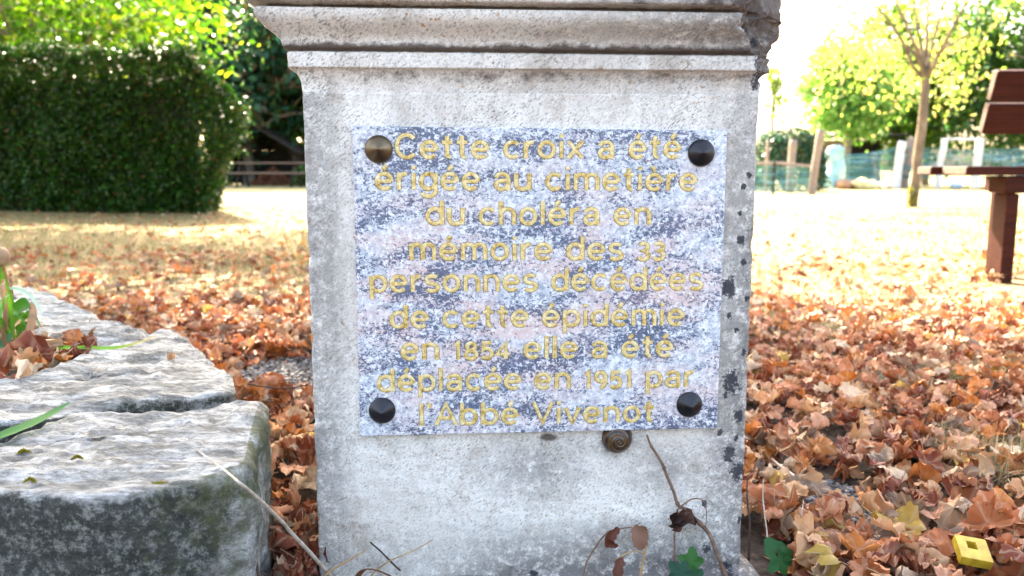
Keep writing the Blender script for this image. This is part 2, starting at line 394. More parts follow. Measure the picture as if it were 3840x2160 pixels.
def shaft_stain(x, y, z, side):
    b = 0.0
    if side == 'f':
        b = 1.0 * interp(x, [0.225, 0.258, 0.30], [0, 0.50, 0.80]) * interp(z, [0.0, 0.2, 0.45, 0.6], [0.9, 1, 0.85, 0.5])
        b = max(b, interp(z, [-0.01, 0.03, 0.07], [0.9, 0.55, 0]) * interp(x, [-0.1, 0.0, 0.3], [0.35, 0.9, 1]))
        d = math.hypot((x - 0.03) / 0.10, (z - 0.13) / 0.06); b = max(b, 0.62 * (1 - d))
        d = math.hypot((x - 0.13) / 0.05, (z - 0.16) / 0.03); b = max(b, 0.7 * (1 - d))
        d = math.hypot((x - 0.20) / 0.09, (z - 0.12) / 0.06); b = max(b, 0.5 * (1 - d))
        b = max(b, interp(x, [-0.244, -0.215, -0.19], [0.55, 0.42, 0.0]))
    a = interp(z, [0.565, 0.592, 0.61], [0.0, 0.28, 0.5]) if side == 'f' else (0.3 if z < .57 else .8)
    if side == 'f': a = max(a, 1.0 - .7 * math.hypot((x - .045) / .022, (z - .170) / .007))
    return a, b
shaft = ring_mesh('shaft', [(0.0, z) for z in np.linspace(-0.06, 0.590, 290)], M_PILLAR, True, shaft_stain)
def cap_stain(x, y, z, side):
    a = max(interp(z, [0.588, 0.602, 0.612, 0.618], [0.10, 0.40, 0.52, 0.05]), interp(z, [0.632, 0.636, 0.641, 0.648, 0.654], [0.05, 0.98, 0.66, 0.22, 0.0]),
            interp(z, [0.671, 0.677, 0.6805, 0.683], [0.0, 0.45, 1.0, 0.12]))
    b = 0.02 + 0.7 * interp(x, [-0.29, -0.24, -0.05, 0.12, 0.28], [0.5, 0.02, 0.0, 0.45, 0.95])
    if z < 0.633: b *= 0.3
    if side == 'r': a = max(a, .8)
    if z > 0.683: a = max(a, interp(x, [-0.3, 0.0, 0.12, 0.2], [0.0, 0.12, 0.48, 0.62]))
    return a, b
prof = []
for t in np.linspace(0, 1, 10): prof.append((0.0135 * (1 - math.cos(t * math.pi / 2)), 0.590 + 0.0265 * math.sin(t * math.pi / 2)))      # cove
prof += [(0.0135, z) for z in np.linspace(0.6185, 0.632, 8)]                                                    # fillet
prof += [(0.0125, 0.6335), (0.010, 0.6345), (0.0105, 0.6355), (0.0140, 0.6365), (0.0175, 0.6380)]               # groove
for t in np.linspace(0.05, 1, 18):                                                                              # ogee
    prof.append((0.0185 + 0.024 * (t - 0.16 * math.sin(2 * math.pi * t)), 0.638 + 0.038 * t))
prof += [(0.0405, 0.6772), (0.033, 0.6778), (0.030, 0.6790), (0.030, 0.6810), (0.034, 0.6822), (0.046, 0.6828), (0.0495, 0.6836), (0.0505, 0.686)]
prof += [(0.0505, z) for z in np.linspace(0.690, 0.76, 14)] + [(0.045, 0.765), (0.02, 0.78)]
cornice = ring_mesh('cornice', prof, M_PILLAR, True, cap_stain)
foot = ring_mesh('footing', [(0.036, z) for z in np.linspace(-0.14, -0.026, 10)] + [(0.034, -0.022), (0.028, -0.018), (0.012, -0.013), (-0.004, -0.010)], M_PILLAR, False, lambda x, y, z, s: (0.35, 0.95), 110, 20, 3)

# ------------------------------------------------------------------ the plaque
PT = 0.011
pc = Vector((0.037, -PT, 0.0)); rotP = lambda v: Vector((v.x * math.cos(PA) - v.y * math.sin(PA), v.x * math.sin(PA) + v.y * math.cos(PA), v.z))
def pw(v): return origin + rotP(Vector(v))           # pillar-local point to the world
plaque = thing('memorial_plaque', 'grey, blue and pink speckled granite plaque with gilt French inscription fixed to the stone pillar', 'plaque', pw((0, 0, 0)), PA)
TL, TR, BLc, BR = [on_pillar(*p, PT) for p in ((1320, 472), (2728, 490), (1350, 1638), (2690, 1607))]
mb = MB(); NXp, NZp = 60, 50; vs = []
cs = [BLc, BR, TR, TL]
back = [Vector((c.x, 0.0035, c.z)) for c in cs]
def q(a, b, c, d, u, v): return (a * (1 - u) + b * u) * (1 - v) + (d * (1 - u) + c * u) * v
mb.add([tuple(c) for c in cs] + [tuple(c) for c in back], [(0, 1, 2, 3), (4, 5, 1, 0), (5, 6, 2, 1), (6, 7, 3, 2), (7, 4, 0, 3)])
mb.build('slab', M_GRANITE, plaque, False, 0.0016)
LINES = [("Cette croix a été", 995, 1712, 398, 398), ("érigée au cimetière", 945, 1752, 477, 479), ("du choléra en", 1072, 1637, 565, 565),
         ("mémoire des 33", 1030, 1672, 654, 653), ("personnes décédées", 930, 1768, 735, 728), ("de cette épidémie", 982, 1720, 825, 818),
         ("en 1854 elle a été", 1010, 1692, 905, 897), ("déplacée en 1951 par", 950, 1745, 985, 972), ("l'Abbé Vivenot", 1055, 1645, 1070, 1060)]
KX = 3840 / 2576
# cut letters as strokes: x-height 1, ascender 1.42, descender -0.42; arcs are (cx, cy, rx, ry, start, end) in degrees
def arc(cx, cy, rx, ry, a0, a1, n=14): return [(cx + rx * math.cos(R(a0 + (a1 - a0) * i / n)), cy + ry * math.sin(R(a0 + (a1 - a0) * i / n))) for i in range(n + 1)]
def bowl(x): return arc(x, .5, .40, .45, 0, 360, 22)
E_ = [[(.10, .50), (.86, .50)], arc(.48, .5, .40, .45, 0, 318, 22)]
AC = lambda x, d: [[(x - .06 * d, 1.16), (x + .14 * d, 1.45)]]
GLYPH = {
 'C': (1.16, [arc(.62, .70, .54, .66, 42, 318, 24)]), 'e': (.96, E_), 'é': (.96, E_ + AC(.48, 1)), 'è': (.96, E_ + AC(.48, -1)),
 't': (.62, [[(.30, 1.32), (.30, .28)] + arc(.49, .24, .19, .19, 180, 275, 6), [(.02, .93), (.60, .93)]]), 'r': (.60, [[(.12, 0), (.12, 1)], [(.12, .55)] + arc(.50, .52, .38, .42, 165, 80, 8)]),
 'o': (.98, [bowl(.49)]), 'i': (.26, [[(.13, 0), (.13, 1)], [(.13, 1.22), (.13, 1.42)]]), 'x': (.90, [[(.05, 0), (.85, 1)], [(.05, 1), (.85, 0)]]),
 'a': (.92, [arc(.44, .66, .34, .30, 165, 0, 10) + [(.78, .06), (.86, .0)], [(.78, .56)] + arc(.40, .29, .30, .25, 85, 275, 14) + [(.62, .10), (.78, .28)]]),
 'g': (.98, [bowl(.48), [(.88, 1.0), (.88, -.06)] + arc(.48, -.06, .40, .34, 0, -155, 12)]), 'u': (.94, [[(.10, 1), (.10, .38)] + arc(.45, .38, .35, .34, 180, 345, 12), [(.84, 1), (.84, 0)]]),
 'c': (.90, [arc(.49, .5, .40, .45, 42, 318, 20)]), 'm': (1.46, [[(.12, 0), (.12, 1)], [(.12, .6)] + arc(.43, .62, .31, .33, 170, 0, 10) + [(.74, 0)], [(.74, .6)] + arc(1.04, .62, .31, .33, 170, 0, 10) + [(1.35, 0)]]),
 'd': (.98, [bowl(.48), [(.88, 0), (.88, 1.42)]]), 'h': (.94, [[(.12, 0), (.12, 1.42)], [(.12, .6)] + arc(.47, .60, .36, .35, 170, 0, 10) + [(.83, 0)]]), 'l': (.26, [[(.13, 0), (.13, 1.42)]]),
 'n': (.94, [[(.12, 0), (.12, 1)], [(.12, .6)] + arc(.47, .60, .36, .35, 170, 0, 10) + [(.83, 0)]]),
 's': (.84, [arc(.42, .72, .31, .24, 35, 180, 10) + arc(.42, .72, .31, .22, 180, 268, 5) + arc(.42, .27, .33, .22, 82, 0, 5) + arc(.42, .27, .33, .24, 0, -150, 10)]),
 'p': (.98, [bowl(.50), [(.12, 1), (.12, -.42)]]), 'b': (.98, [bowl(.50), [(.12, 0), (.12, 1.42)]]), "'": (.26, [[(.15, 1.42), (.08, 1.08)]]), 'v': (.90, [[(.04, 1), (.45, .02), (.86, 1)]]),
 'A': (1.18, [[(.04, 0), (.59, 1.36), (1.14, 0)], [(.26, .44), (.92, .44)]]), 'V': (1.16, [[(.04, 1.38), (.58, .04), (1.12, 1.38)]]),
 '1': (.56, [[(.34, 0), (.34, 1.36), (.08, 1.10)]]), '8': (.92, [arc(.46, 1.02, .30, .30, 0, 360, 18), arc(.46, .36, .38, .35, 0, 360, 18)]),
 '5': (.90, [[(.78, 1.32), (.22, 1.32), (.14, .72)] + arc(.42, .44, .38, .42, 125, -150, 16)]), '4': (.94, [[(.68, 0), (.68, 1.34), (.04, .36), (.92, .36)]]),
 '9': (.92, [arc(.45, .94, .36, .38, 0, 360, 18), [(.81, .94)] + arc(.36, .62, .45, .62, 20, -85, 10)]), '3': (.88, [arc(.41, 1.02, .32, .31, 150, -90, 14) + arc(.41, .36, .38, .35, 90, -155, 14)])}
HW = 0.138                                            # half the stroke's width
def stroke(mb, pts, place, hw, h, closed=False):
    P = []
    for q_ in pts:
        if not P or (Vector(q_) - P[-1]).length > 1e-3: P.append(Vector(q_))
    n = len(P); V = []
    if n < 2: return
    for i, p in enumerate(P):
        d0 = (p - P[i-1]).normalized() if i else (P[1] - p).normalized(); d1 = (P[i+1] - p).normalized() if i < n - 1 else d0
        if closed and i in (0, n - 1): d0 = (P[n-1] - P[n-2]).normalized(); d1 = (P[1] - P[0]).normalized()
        t = d0 + d1; t = t.normalized() if t.length > .2 else d1
        s = Vector((-t.y, t.x)) / max(.55, abs(t.dot(d1)))
        e = p - t * (hw * .0)
        jag = 1 + .22 * mn.noise(Vector((p.x * 7, p.y * 7, place(p.x, p.y, 0)[0] * 90)))
        for k, z in ((-1, 0), (-.70, .8), (0, 1), (.70, .8), (1, 0)): V.append(place(e.x + s.x * hw * k * jag, e.y + s.y * hw * k * jag, h * z * jag))
    F_ = [(i*5+k, i*5+k+1, (i+1)*5+k+1, (i+1)*5+k) for i in range(n - 1) for k in range(4)]
    if not closed: F_ += [(4, 3, 2, 1, 0), tuple(range((n-1)*5, n*5))]
    k0 = len(mb.v); mb.add(V, [f[::-1] for f in F_])
    for j in range(n):
        for k in (0, 4): mb.c[k0 + j*5 + k] = (.13, .085, .055)
for li, (txt, xl, xr, bl, brr) in enumerate(LINES):
    a = on_pillar(xl * KX, bl * KX, PT); b = on_pillar(xr * KX, brr * KX, PT)
    pen = 0.0; put_ = []
    for ch in txt:
        if ch == ' ': pen += .62; continue
        adv, strokes = GLYPH[ch]; sc = .76 if ch.isdigit() else 1.0
        put_.append((pen, sc, strokes)); pen += adv * sc + .20
    total = pen - .20; L = (b - a).length; kx = L / total; dirv = (b - a) / L; kz = 0.0196
    mb = MB()
    for x0, sc, strokes in put_:
        for pts in strokes:
            pl = lambda x, y, h: tuple(Vector((a.x, -PT - h, a.z)) + dirv * ((x0 + x * sc) * kx) + Vector((0, 0, y * sc * kz)))
            stroke(mb, pts, pl, HW / sc if sc < 1 else HW, 0.0008, (Vector(pts[0]) - Vector(pts[-1])).length < 1e-3)
    mb.build('inscription_line', M_GILT, plaque, False)
for k, (x, y, m, lab) in enumerate(((1419, 559, M_BRONZE, 'bronze-brown conical stud, upper left of the plaque'), (2633, 573, M_BLACK, None), (1432, 1543, M_BLACK, None), (2588, 1520, M_BLACK, None))):
    c = on_pillar(x, y, PT + 0.005); r0 = 0.0162; vs = []; fs = []; n = 40
    pr = [(r0 * 0.90, 0.0), (r0, -0.0008), (r0 * 1.0, -0.0022), (r0 * 0.96, -0.0036), (r0 * 0.80, -0.0058), (r0 * 0.55, -0.0085), (r0 * 0.28, -0.0113), (r0 * 0.10, -0.0131), (r0 * 0.03, -0.0137)]
    for r, d in pr:
        for i in range(n): t = 2 * math.pi * i / n; vs.append((c.x + r * math.cos(t), -PT + d, c.z + r * math.sin(t)))
    for j in range(len(pr) - 1):
        for i in range(n): fs.append((j*n+i, j*n+(i+1) % n, (j+1)*n+(i+1) % n, (j+1)*n+i))
    fs.append(tuple(range((len(pr)-1)*n, len(pr)*n)))
    o = MB().add(vs, [f[::-1] for f in fs]).build('stud', m, plaque)
    if lab: o['label'] = lab

# ------------------------------------------------------------------ snail below the plaque
def snail():
    c = on_pillar(2322, 1655, 0.012); root = thing('snail', 'brown striped snail stuck to the stone under the plaque edge', 'snail', pw((c.x, 0, c.z)), PA)
    vs = []; fs = []; cc = []; N, n = 40, 64; Rs = 0.0195
    for i in range(N + 1):                             # coiled dome: whorls wind in towards the apex
        r = max(.002, i / N)
        for k in range(n):
            th = 2 * math.pi * k / n; ph = (th / (2 * math.pi) - 1.15 * math.log(r + .05) / math.log(3.2)) % 1.0
            whorl = math.sin(math.pi * ph) ** .55; hgt = (1 - r ** 2.3) ** .62 * .92 + .10 * whorl * (1 - r ** 6)
            rad = r * (1 + .05 * math.cos(th - 2.2) * r)
            vs.append((rad * Rs * math.cos(th), -0.001 - Rs * .82 * hgt, rad * Rs * math.sin(th)))
            st_ = .5 + .5 * mn.noise(Vector((ph * 9, th * .8, 3))); st2 = .5 + .5 * mn.noise(Vector((th * 5, ph * 2, 7)))
            band = 1.0 if .22 < ph < .42 or .58 < ph < .74 else 0.0
            col = Vector((.11, .055, .016)).lerp(Vector((.008, .006, .008)), min(1, max(0, band * (.65 + .6 * st_) + .9 * (st2 - .30) + (.6 if ph < .06 else 0))))
            cc.append(tuple(col))
    for i in range(N):
        for k in range(n): fs.append((i*n+k, i*n+(k+1) % n, (i+1)*n+(k+1) % n, (i+1)*n+k))
    fs = [f[::-1] for f in fs]
    m = MB(); m.v = vs; m.f = fs; m.c = cc
    g = G('snail_shell', 0.35, 0.5); g.col(g.attr('tint')); g.bump(g.noise(g.coord('Object'), 500, 3), 0.2, 0.0005)
    m.build('shell', g.m, root)
    b = MB(); pts = [Vector((-0.012, -0.004, 0.006)), Vector((-0.004, -0.005, 0.014)), Vector((0.006, -0.005, 0.016)), Vector((0.013, -0.003, 0.012))]
    b.tube(smooth_path(pts, 5), [0.003 + 0.0025 * math.sin(math.pi * i / 15) for i in range(16)], 10)
    b.build('foot_muscle', simple('snail_body', (0.06, 0.05, 0.035), (0.14, 0.11, 0.08), 200, 0.5, 0.4, 0.0006), root)
snail()

# ------------------------------------------------------------------ plants and twigs on and before the pillar
def ppath(pts, n=6):                                 # pts: (px, py, off) -> smooth world path on the pillar's front
    return smooth_path([pw(on_pillar(x, y, o)) for x, y, o in pts], n)
def wpath(pts, n=6):                                 # pts: (px, py, Y)
    return smooth_path([at_y(*p) for p in pts], n)
def rel(path, base): return [p - Vector(base) for p in path]
def taper(n, a, b): return [lerp(a, b, i / max(1, n - 1)) for i in range(n)]
def wobble(path, amp, sc=60, seed=0): return [p + Vector((mn.noise(p * sc + Vector((seed, 0, 0))), mn.noise(p * sc + Vector((seed, 9, 0))), mn.noise(p * sc + Vector((seed, 0, 9))))) * amp for p in path]
def tubepart(name, path, r0, r1, mat, parent, base, seed=0, amp=0.0008, knots=True):
    p = wobble(rel(path, base), amp, 70, seed); rr = taper(len(p), r0, r1)
    if knots: rr = [r * (1 + (0.45 if (i * 7 + seed) % 11 == 0 else 0.0)) for i, r in enumerate(rr)]
    return MB().tube(p, rr, 8).build(name, mat, parent)
def blade_arrays(path, widths, normal_hint, fold=0.25):
    """ribbon leaf with a slight keel along the path"""
    vs = []; fs = []; n = len(path)
    for i, p in enumerate(path):
        d = (path[min(i+1, n-1)] - path[max(i-1, 0)]).normalized(); s = d.cross(normal_hint).normalized(); nn = s.cross(d)
        w = widths[i] / 2
        vs += [p - s * w + nn * (w * fold), p - s * w * 0.5 + nn * (w * fold * 0.35), p, p + s * w * 0.5 + nn * (w * fold * 0.35), p + s * w + nn * (w * fold)]
    for i in range(n - 1):
        for k in range(4): fs.append((i*5+k, i*5+k+1, (i+1)*5+k+1, (i+1)*5+k))
    return vs, fs
def wshape(n, w, tip=0.15, base=0.6):
    return [w * min(1.0, base + (1 - base) * min(1, 4 * i / (n - 1))) * (1 - (1 - tip) * max(0, (i / (n - 1) - 0.45) / 0.55) ** 1.6) for i in range(n)]

def bramble():
    b = pw(on_pillar(2700, 2190, 0.02)); b.z = -0.01
    t = thing('dry_creeper', 'dead brown woody creeper climbing the lower right of the stone pillar face', 'creeper', b)
    tubepart('stem', ppath([(2735,2190,.022),(2690,2080,.018),(2650,1990,.014),(2570,1912,.012),(2545,1895,.012),(2525,1840,.010),(2490,1755,.008),(2465,1710,.008),(2440,1670,.008),(2428,1632,.010)]), 0.0028, 0.0014, M_TWIG, t, b, 1, 0.001)
    tubepart('side_shoot', ppath([(2520,2190,.02),(2528,2090,.016),(2532,1980,.012),(2540,1910,.012)]), 0.0017, 0.0010, M_TWIG, t, b, 2)
    tubepart('tendril', ppath([(2540,1912,.014),(2565,1890,.018),(2600,1870,.02),(2635,1876,.02),(2648,1905,.02),(2648,1960,.018),(2640,1978,.016)]), 0.0011, 0.0004, M_TWIG, t, b, 3, 0.0004, False)
    o = MB()
    for k, (x, y, s) in enumerate(((2530,1935,.009),(2552,1930,.010),(2541,1950,.010),(2578,1926,.011),(2523,1965,.007),(2536,1975,.007),(2590,1945,.007))):
        p = pw(on_pillar(x, y, 0.014)) - b; rr = random.Random(k); n = 7
        vs = [p]; 
        for i in range(n):
            a = 2 * math.pi * i / n; q_ = s * (0.45 + 0.7 * rr.random()); vs.append(p + Vector((math.cos(a) * q_, -0.010 * rr.random() + 0.005 * math.sin(a * 2), math.sin(a) * q_)))
        o.add(vs, [(0, i + 1, (i + 1) % n + 1) for i in range(n)], ((.13,.06,.045) if k % 2 else (.045,.022,.018)))
    o.build('withered_leaf', M_BLADE, t, False)
bramble()

def withered_arch():
    b = pw(on_pillar(2250, 2190, 0.03)); b.z = -0.01
    t = thing('withered_stem', 'arching withered stem with hanging brown leaves at the pillar foot', 'dead plant', b)
    tubepart('stem', ppath([(2185,2190,.03),(2200,2110,.03),(2240,2040,.028),(2275,2000,.026),(2310,1985,.026),(2370,1977,.026)]), 0.0012, 0.0008, M_TWIG, t, b, 4, 0.0005)
    tubepart('second_stem', ppath([(2395,2190,.03),(2410,2110,.03),(2424,2040,.028),(2428,1990,.026)]), 0.0017, 0.0009, M_TAN, t, b, 5, 0.0005)
    tubepart('curl', ppath([(2310,2100,.028),(2340,2080,.03),(2380,2068,.03),(2415,2076,.028)]), 0.0010, 0.0007, M_TAN, t, b, 6, 0.0003, False)
    def wl(pts, w, col, hint=Vector((0, -1, 0.1)), fold=0.5):
        p = rel(ppath(pts, 5), b); n = len(p); vs, fs = blade_arrays(p, [w * math.sin(math.pi * (0.12 + 0.83 * i / (n - 1))) * (1 + .55 * mn.noise(Vector((i * 1.3, w * 99, 0)))) for i in range(n)], hint, fold)
        MB().add(vs, fs, col).build('withered_leaf', M_BLADE, t)
    wl([(2375,1975,.026),(2395,2000,.03),(2400,2035,.034),(2405,2062,.034)], 0.021, (.26,.13,.085))
    wl([(2400,1972,.026),(2412,1990,.022),(2418,2010,.02)], 0.012, (.30,.17,.12))
    wl([(2320,1980,.026),(2300,2000,.032),(2282,2022,.034),(2292,2040,.03),(2318,2048,.028)], 0.013, (.13,.035,.02))
    wl([(2330,2090,.028),(2318,2130,.032),(2312,2180,.034)], 0.014, (.17,.06,.04))
withered_arch()

def stalk(name, label, pts, r0, r1, mat, cat='stalk', world=False, seed=0, group=None):
    path = wpath(pts) if world else ppath(pts)
    b = path[0].copy(); o = MB().tube(wobble(rel(path, b), 0.0007, 60, seed), taper(len(path), r0, r1), 8).build(name, mat)
    o.location = b; return tag(o, label, cat, group)
stalk('dry_grass_stalk', 'long pale grey stalk slanting from kerb stone to the pillar foot', [(1245,2165,.95),(1150,2060,.89),(1050,1950,.83),(960,1862,.770)] + [(x, y, at_z(x, y, .213).y) for x, y in ((900,1812),(870,1785),(805,1735),(740,1688))], 0.0027, 0.0006, M_STRAW, world=True, seed=3)
stalk('dry_grass_stalk', 'thin tan stalk lowest at the left foot of the pillar, rising right', [(1190,2185,.05),(1240,2140,.04),(1310,2100,.03),(1375,2060,.02)], 0.0016, 0.0007, M_TAN, seed=4)
stalk('dry_grass_stalk', 'short dark brown twig crossing a tan stalk before the pillar', [(1502,2140,.03),(1450,2090,.026),(1388,2033,.022)], 0.0013, 0.0010, M_DARKSTALK, seed=5)
stalk('dry_grass_stalk', 'long thin tan stalk rising right under a dark twig', [(1370,2190,.03),(1420,2130,.03),(1480,2095,.03),(1560,2060,.022),(1625,2021,.015)], 0.0010, 0.0006, M_TAN, seed=6)
stalk('dry_grass_stalk', 'fine straw-coloured stem in the dark gap left of the pillar', [(1115,2165,.97),(1125,2130,.97),(1145,2095,.98),(1165,2075,.985)], 0.0007, 0.0005, M_TAN, world=True, seed=7)
stalk('dry_grass_stalk', 'short dark stem standing against the kerb stone end', [(972,2170,.80),(962,2100,.805),(957,2030,.815)], 0.0018, 0.0009, M_DARKSTALK, world=True, seed=8)
stalk('dry_grass_stalk', 'tall black stem standing close beside the right edge of the pillar', [(2808,2150,1.03),(2808,2040,1.03),(2812,1950,1.035),(2803,1880,1.04),(2802,1790,1.05)], 0.0019, 0.0008, M_DARKSTALK, world=True, seed=9)
stalk('dry_grass_stalk', 'pale upright stem above the green leaf right of the pillar', [(2878,2040,1.02),(2876,1990,1.03),(2866,1920,1.04),(2860,1860,1.05),(2862,1800,1.06)], 0.0012, 0.0006, M_STRAW, world=True, seed=10)
stalk('dry_grass_stalk', 'thin grey upright stem among leaves, third from the pillar', [(2990,2080,1.02),(2998,2010,1.03),(3005,1950,1.04),(3012,1875,1.06)], 0.0011, 0.0006, M_STRAW, world=True, seed=11)
stalk('dry_grass_stalk', 'grey curved twig lying behind the yellow box', [(3665,2005,1.04),(3640,1960,1.07),(3600,1920,1.10),(3560,1895,1.12),(3480,1885,1.13)], 0.0022, 0.0012, M_STRAW, world=True, seed=12)
stalk('dry_grass_stalk', 'thick pale twig on gravel right of the pillar', [(2985,1795,1.22),(2950,1765,1.25),(2920,1745,1.27),(2895,1722,1.29)], 0.0035, 0.0022, M_STRAW, world=True, seed=13)
stalk('dry_grass_stalk', 'thin brown twig on leaves behind the kerb stones', [(930,1440,1.55),(1010,1452,1.53),(1090,1455,1.52),(1160,1440,1.53)], 0.0018, 0.0012, M_DARKSTALK, world=True, seed=14)
# broad brown curl in front of the foot
p = ppath([(1330,2200,.04),(1345,2150,.045),(1370,2132,.05),(1420,2138,.05),(1480,2165,.045),(1520,2200,.04)], 6); b = p[0].copy(); pp = rel(p, b)
vs, fs = blade_arrays(pp, wshape(len(pp), 0.009, 0.5), Vector((0, -0.5, -1)), 0.4)
o = MB().add(vs, fs, (0.20, 0.085, 0.045)).build('dead_blade', M_BLADE); o.location = b
tag(o, 'broad arched brown dead blade at the pillar foot', 'dead leaf')

def lobed_leaf(name, parent, c, r, col, nrm, up, lobes=5, seed=0, depth=0.35, mat=None):
    """flat lobed green leaf with toothed edge, cupped a little"""
    rr = random.Random(seed); nrm = Vector(nrm).normalized(); up = (Vector(up) - nrm * nrm.dot(Vector(up))).normalized(); sd = up.cross(nrm)
    n = 72; vs = [Vector(c)]; fs = []
    for ring in (0.35, 0.7, 1.0):
        for i in range(n):
            a = 2 * math.pi * i / n; k = 1 - depth * (0.5 - 0.5 * math.cos(lobes * a)) + (0.05 * math.sin(a * 29) if ring == 1 else 0) + 0.08 * math.sin(a * 2 + seed)
            if abs(a - math.pi) < 0.28: k *= 0.45 + 0.55 * abs(a - math.pi) / 0.28
            d = r * ring * k; z = -0.18 * d * ring * (0.5 + 0.5 * math.cos(lobes * a)) + 0.06 * r * mn.noise(Vector((math.cos(a) * 2 * ring, math.sin(a) * 2 * ring, seed)))
            vs.append(Vector(c) + up * (d * math.cos(a)) + sd * (d * math.sin(a)) + nrm * z)
    for i in range(n): fs.append((0, 1 + i, 1 + (i + 1) % n))
    for k in range(2):
        for i in range(n): fs.append((1+k*n+i, 1+(k+1)*n+i, 1+(k+1)*n+(i+1) % n, 1+k*n+(i+1) % n))
    return MB().add(vs, fs, col).build(name, mat or M_BLADE, parent)
def ivy(label, stempts, leaves, world):
    path = wpath(stempts) if world else ppath(stempts); b = path[0].copy()
    t = thing('ivy_seedling', label, 'ivy', b)
    MB().tube(rel(path, b), taper(len(path), 0.0012, 0.0008), 7).build('stem', M_TWIG, t)
    for (x, y, o_, r, col, nr, up, lob, sd) in leaves:
        c = (at_y(x, y, o_) if world else pw(on_pillar(x, y, o_))) - b
        lobed_leaf('leaf', t, c, r, col, nr, up, lob, sd)
ivy('green lobed ivy seedling growing at the foot of the pillar face', [(2570,2220,.045),(2575,2180,.045),(2590,2140,.045)],
    [(2590,2112,.045,.019,(.03,.125,.022),(0.15,-1,.35),(.25,0,1),5,1), (2553,2150,.052,.018,(.018,.075,.04),(-.3,-1,.5),(-.6,0,.6),5,2), (2602,2160,.05,.016,(.02,.09,.04),(0.4,-1,.4),(.5,0,-.8),5,3)], False)
ivy('green lobed vine seedling on leaf litter right of the pillar', [(2925,2120,1.0),(2915,2090,.99),(2912,2070,.985)],
    [(2900,2050,.985,.015,(.022,.10,.03),(-.2,-1,.9),(-.5,.2,1),3,4), (2925,2105,.97,.019,(.022,.105,.028),(.2,-1,.8),(.3,-.4,-1),5,5), (2955,2075,.975,.011,(.025,.11,.03),(.4,-1,.8),(1,0,.2),3,6)], True)
o = lobed_leaf('green_leaf', None, (0, 0, 0), 0.024, (.08,.20,.12), (0.1,-.5,1), (1,.3,0), 3, 9, 0.2); o.location = at_z(3285, 1408, 0.03)
tag(o, 'single pale green fallen leaf lying on brown litter far right', 'leaf')
o = lobed_leaf('green_leaf', None, (0, 0, 0), 0.008, (.08,.24,.02), (0.1,-1,.8), (0,.3,1), 3, 12, 0.15); o.location = at_z(3668, 1896, 0.04)
tag(o, 'tiny bright green leaf above the yellow box', 'leaf')

# ------------------------------------------------------------------ yellow box
def yellow_box():
    c = at_z(3652, 2055, 0.045); t = thing('yellow_box', 'small yellow square box with a square hole lying on leaves', 'box', c, R(-9))
    g = G('yellow_plastic', 0.4, 0.5); v = g.coord('Object'); g.col(g.ramp(g.noise(v, 60, 4), [(0.3, (0.30, 0.19, 0.012)), (0.6, (0.52, 0.36, 0.03)), (0.7, (0.60, 0.43, 0.05))])); g.bump(g.noise(v, 300, 3), 0.2, 0.0005)
    w, d, h, q_ = 0.0180, 0.0190, 0.0125, 0.0055
    o = [(-w,-d),(w,-d),(w,d),(-w,d)]; i_ = [(-q_-.001,-q_+.004),(q_-.001,-q_+.004),(q_-.001,q_+.005),(-q_-.001,q_+.005)]
    vs = [(x,y,-h) for x,y in o] + [(x,y,0) for x,y in o] + [(x,y,0) for x,y in i_] + [(x,y,-h*.8) for x,y in i_]
    fs = [(3,2,1,0)]
    for k in range(4):
        n = (k+1) % 4; fs += [(k,n,4+n,4+k),(4+k,4+n,8+n,8+k),(8+k,8+n,12+n,12+k)]
    fs.append((12,13,14,15))
    MB().add(vs, fs).build('casing', g.m, t, False, 0.0007)
    MB().box((-0.006,-d-0.0006,-h+.001),(0.009,-d-0.00005,-0.004)).build('front_tab', g.m, t, False)
    t.rotation_euler = (R(20), R(7), R(-11))
yellow_box()

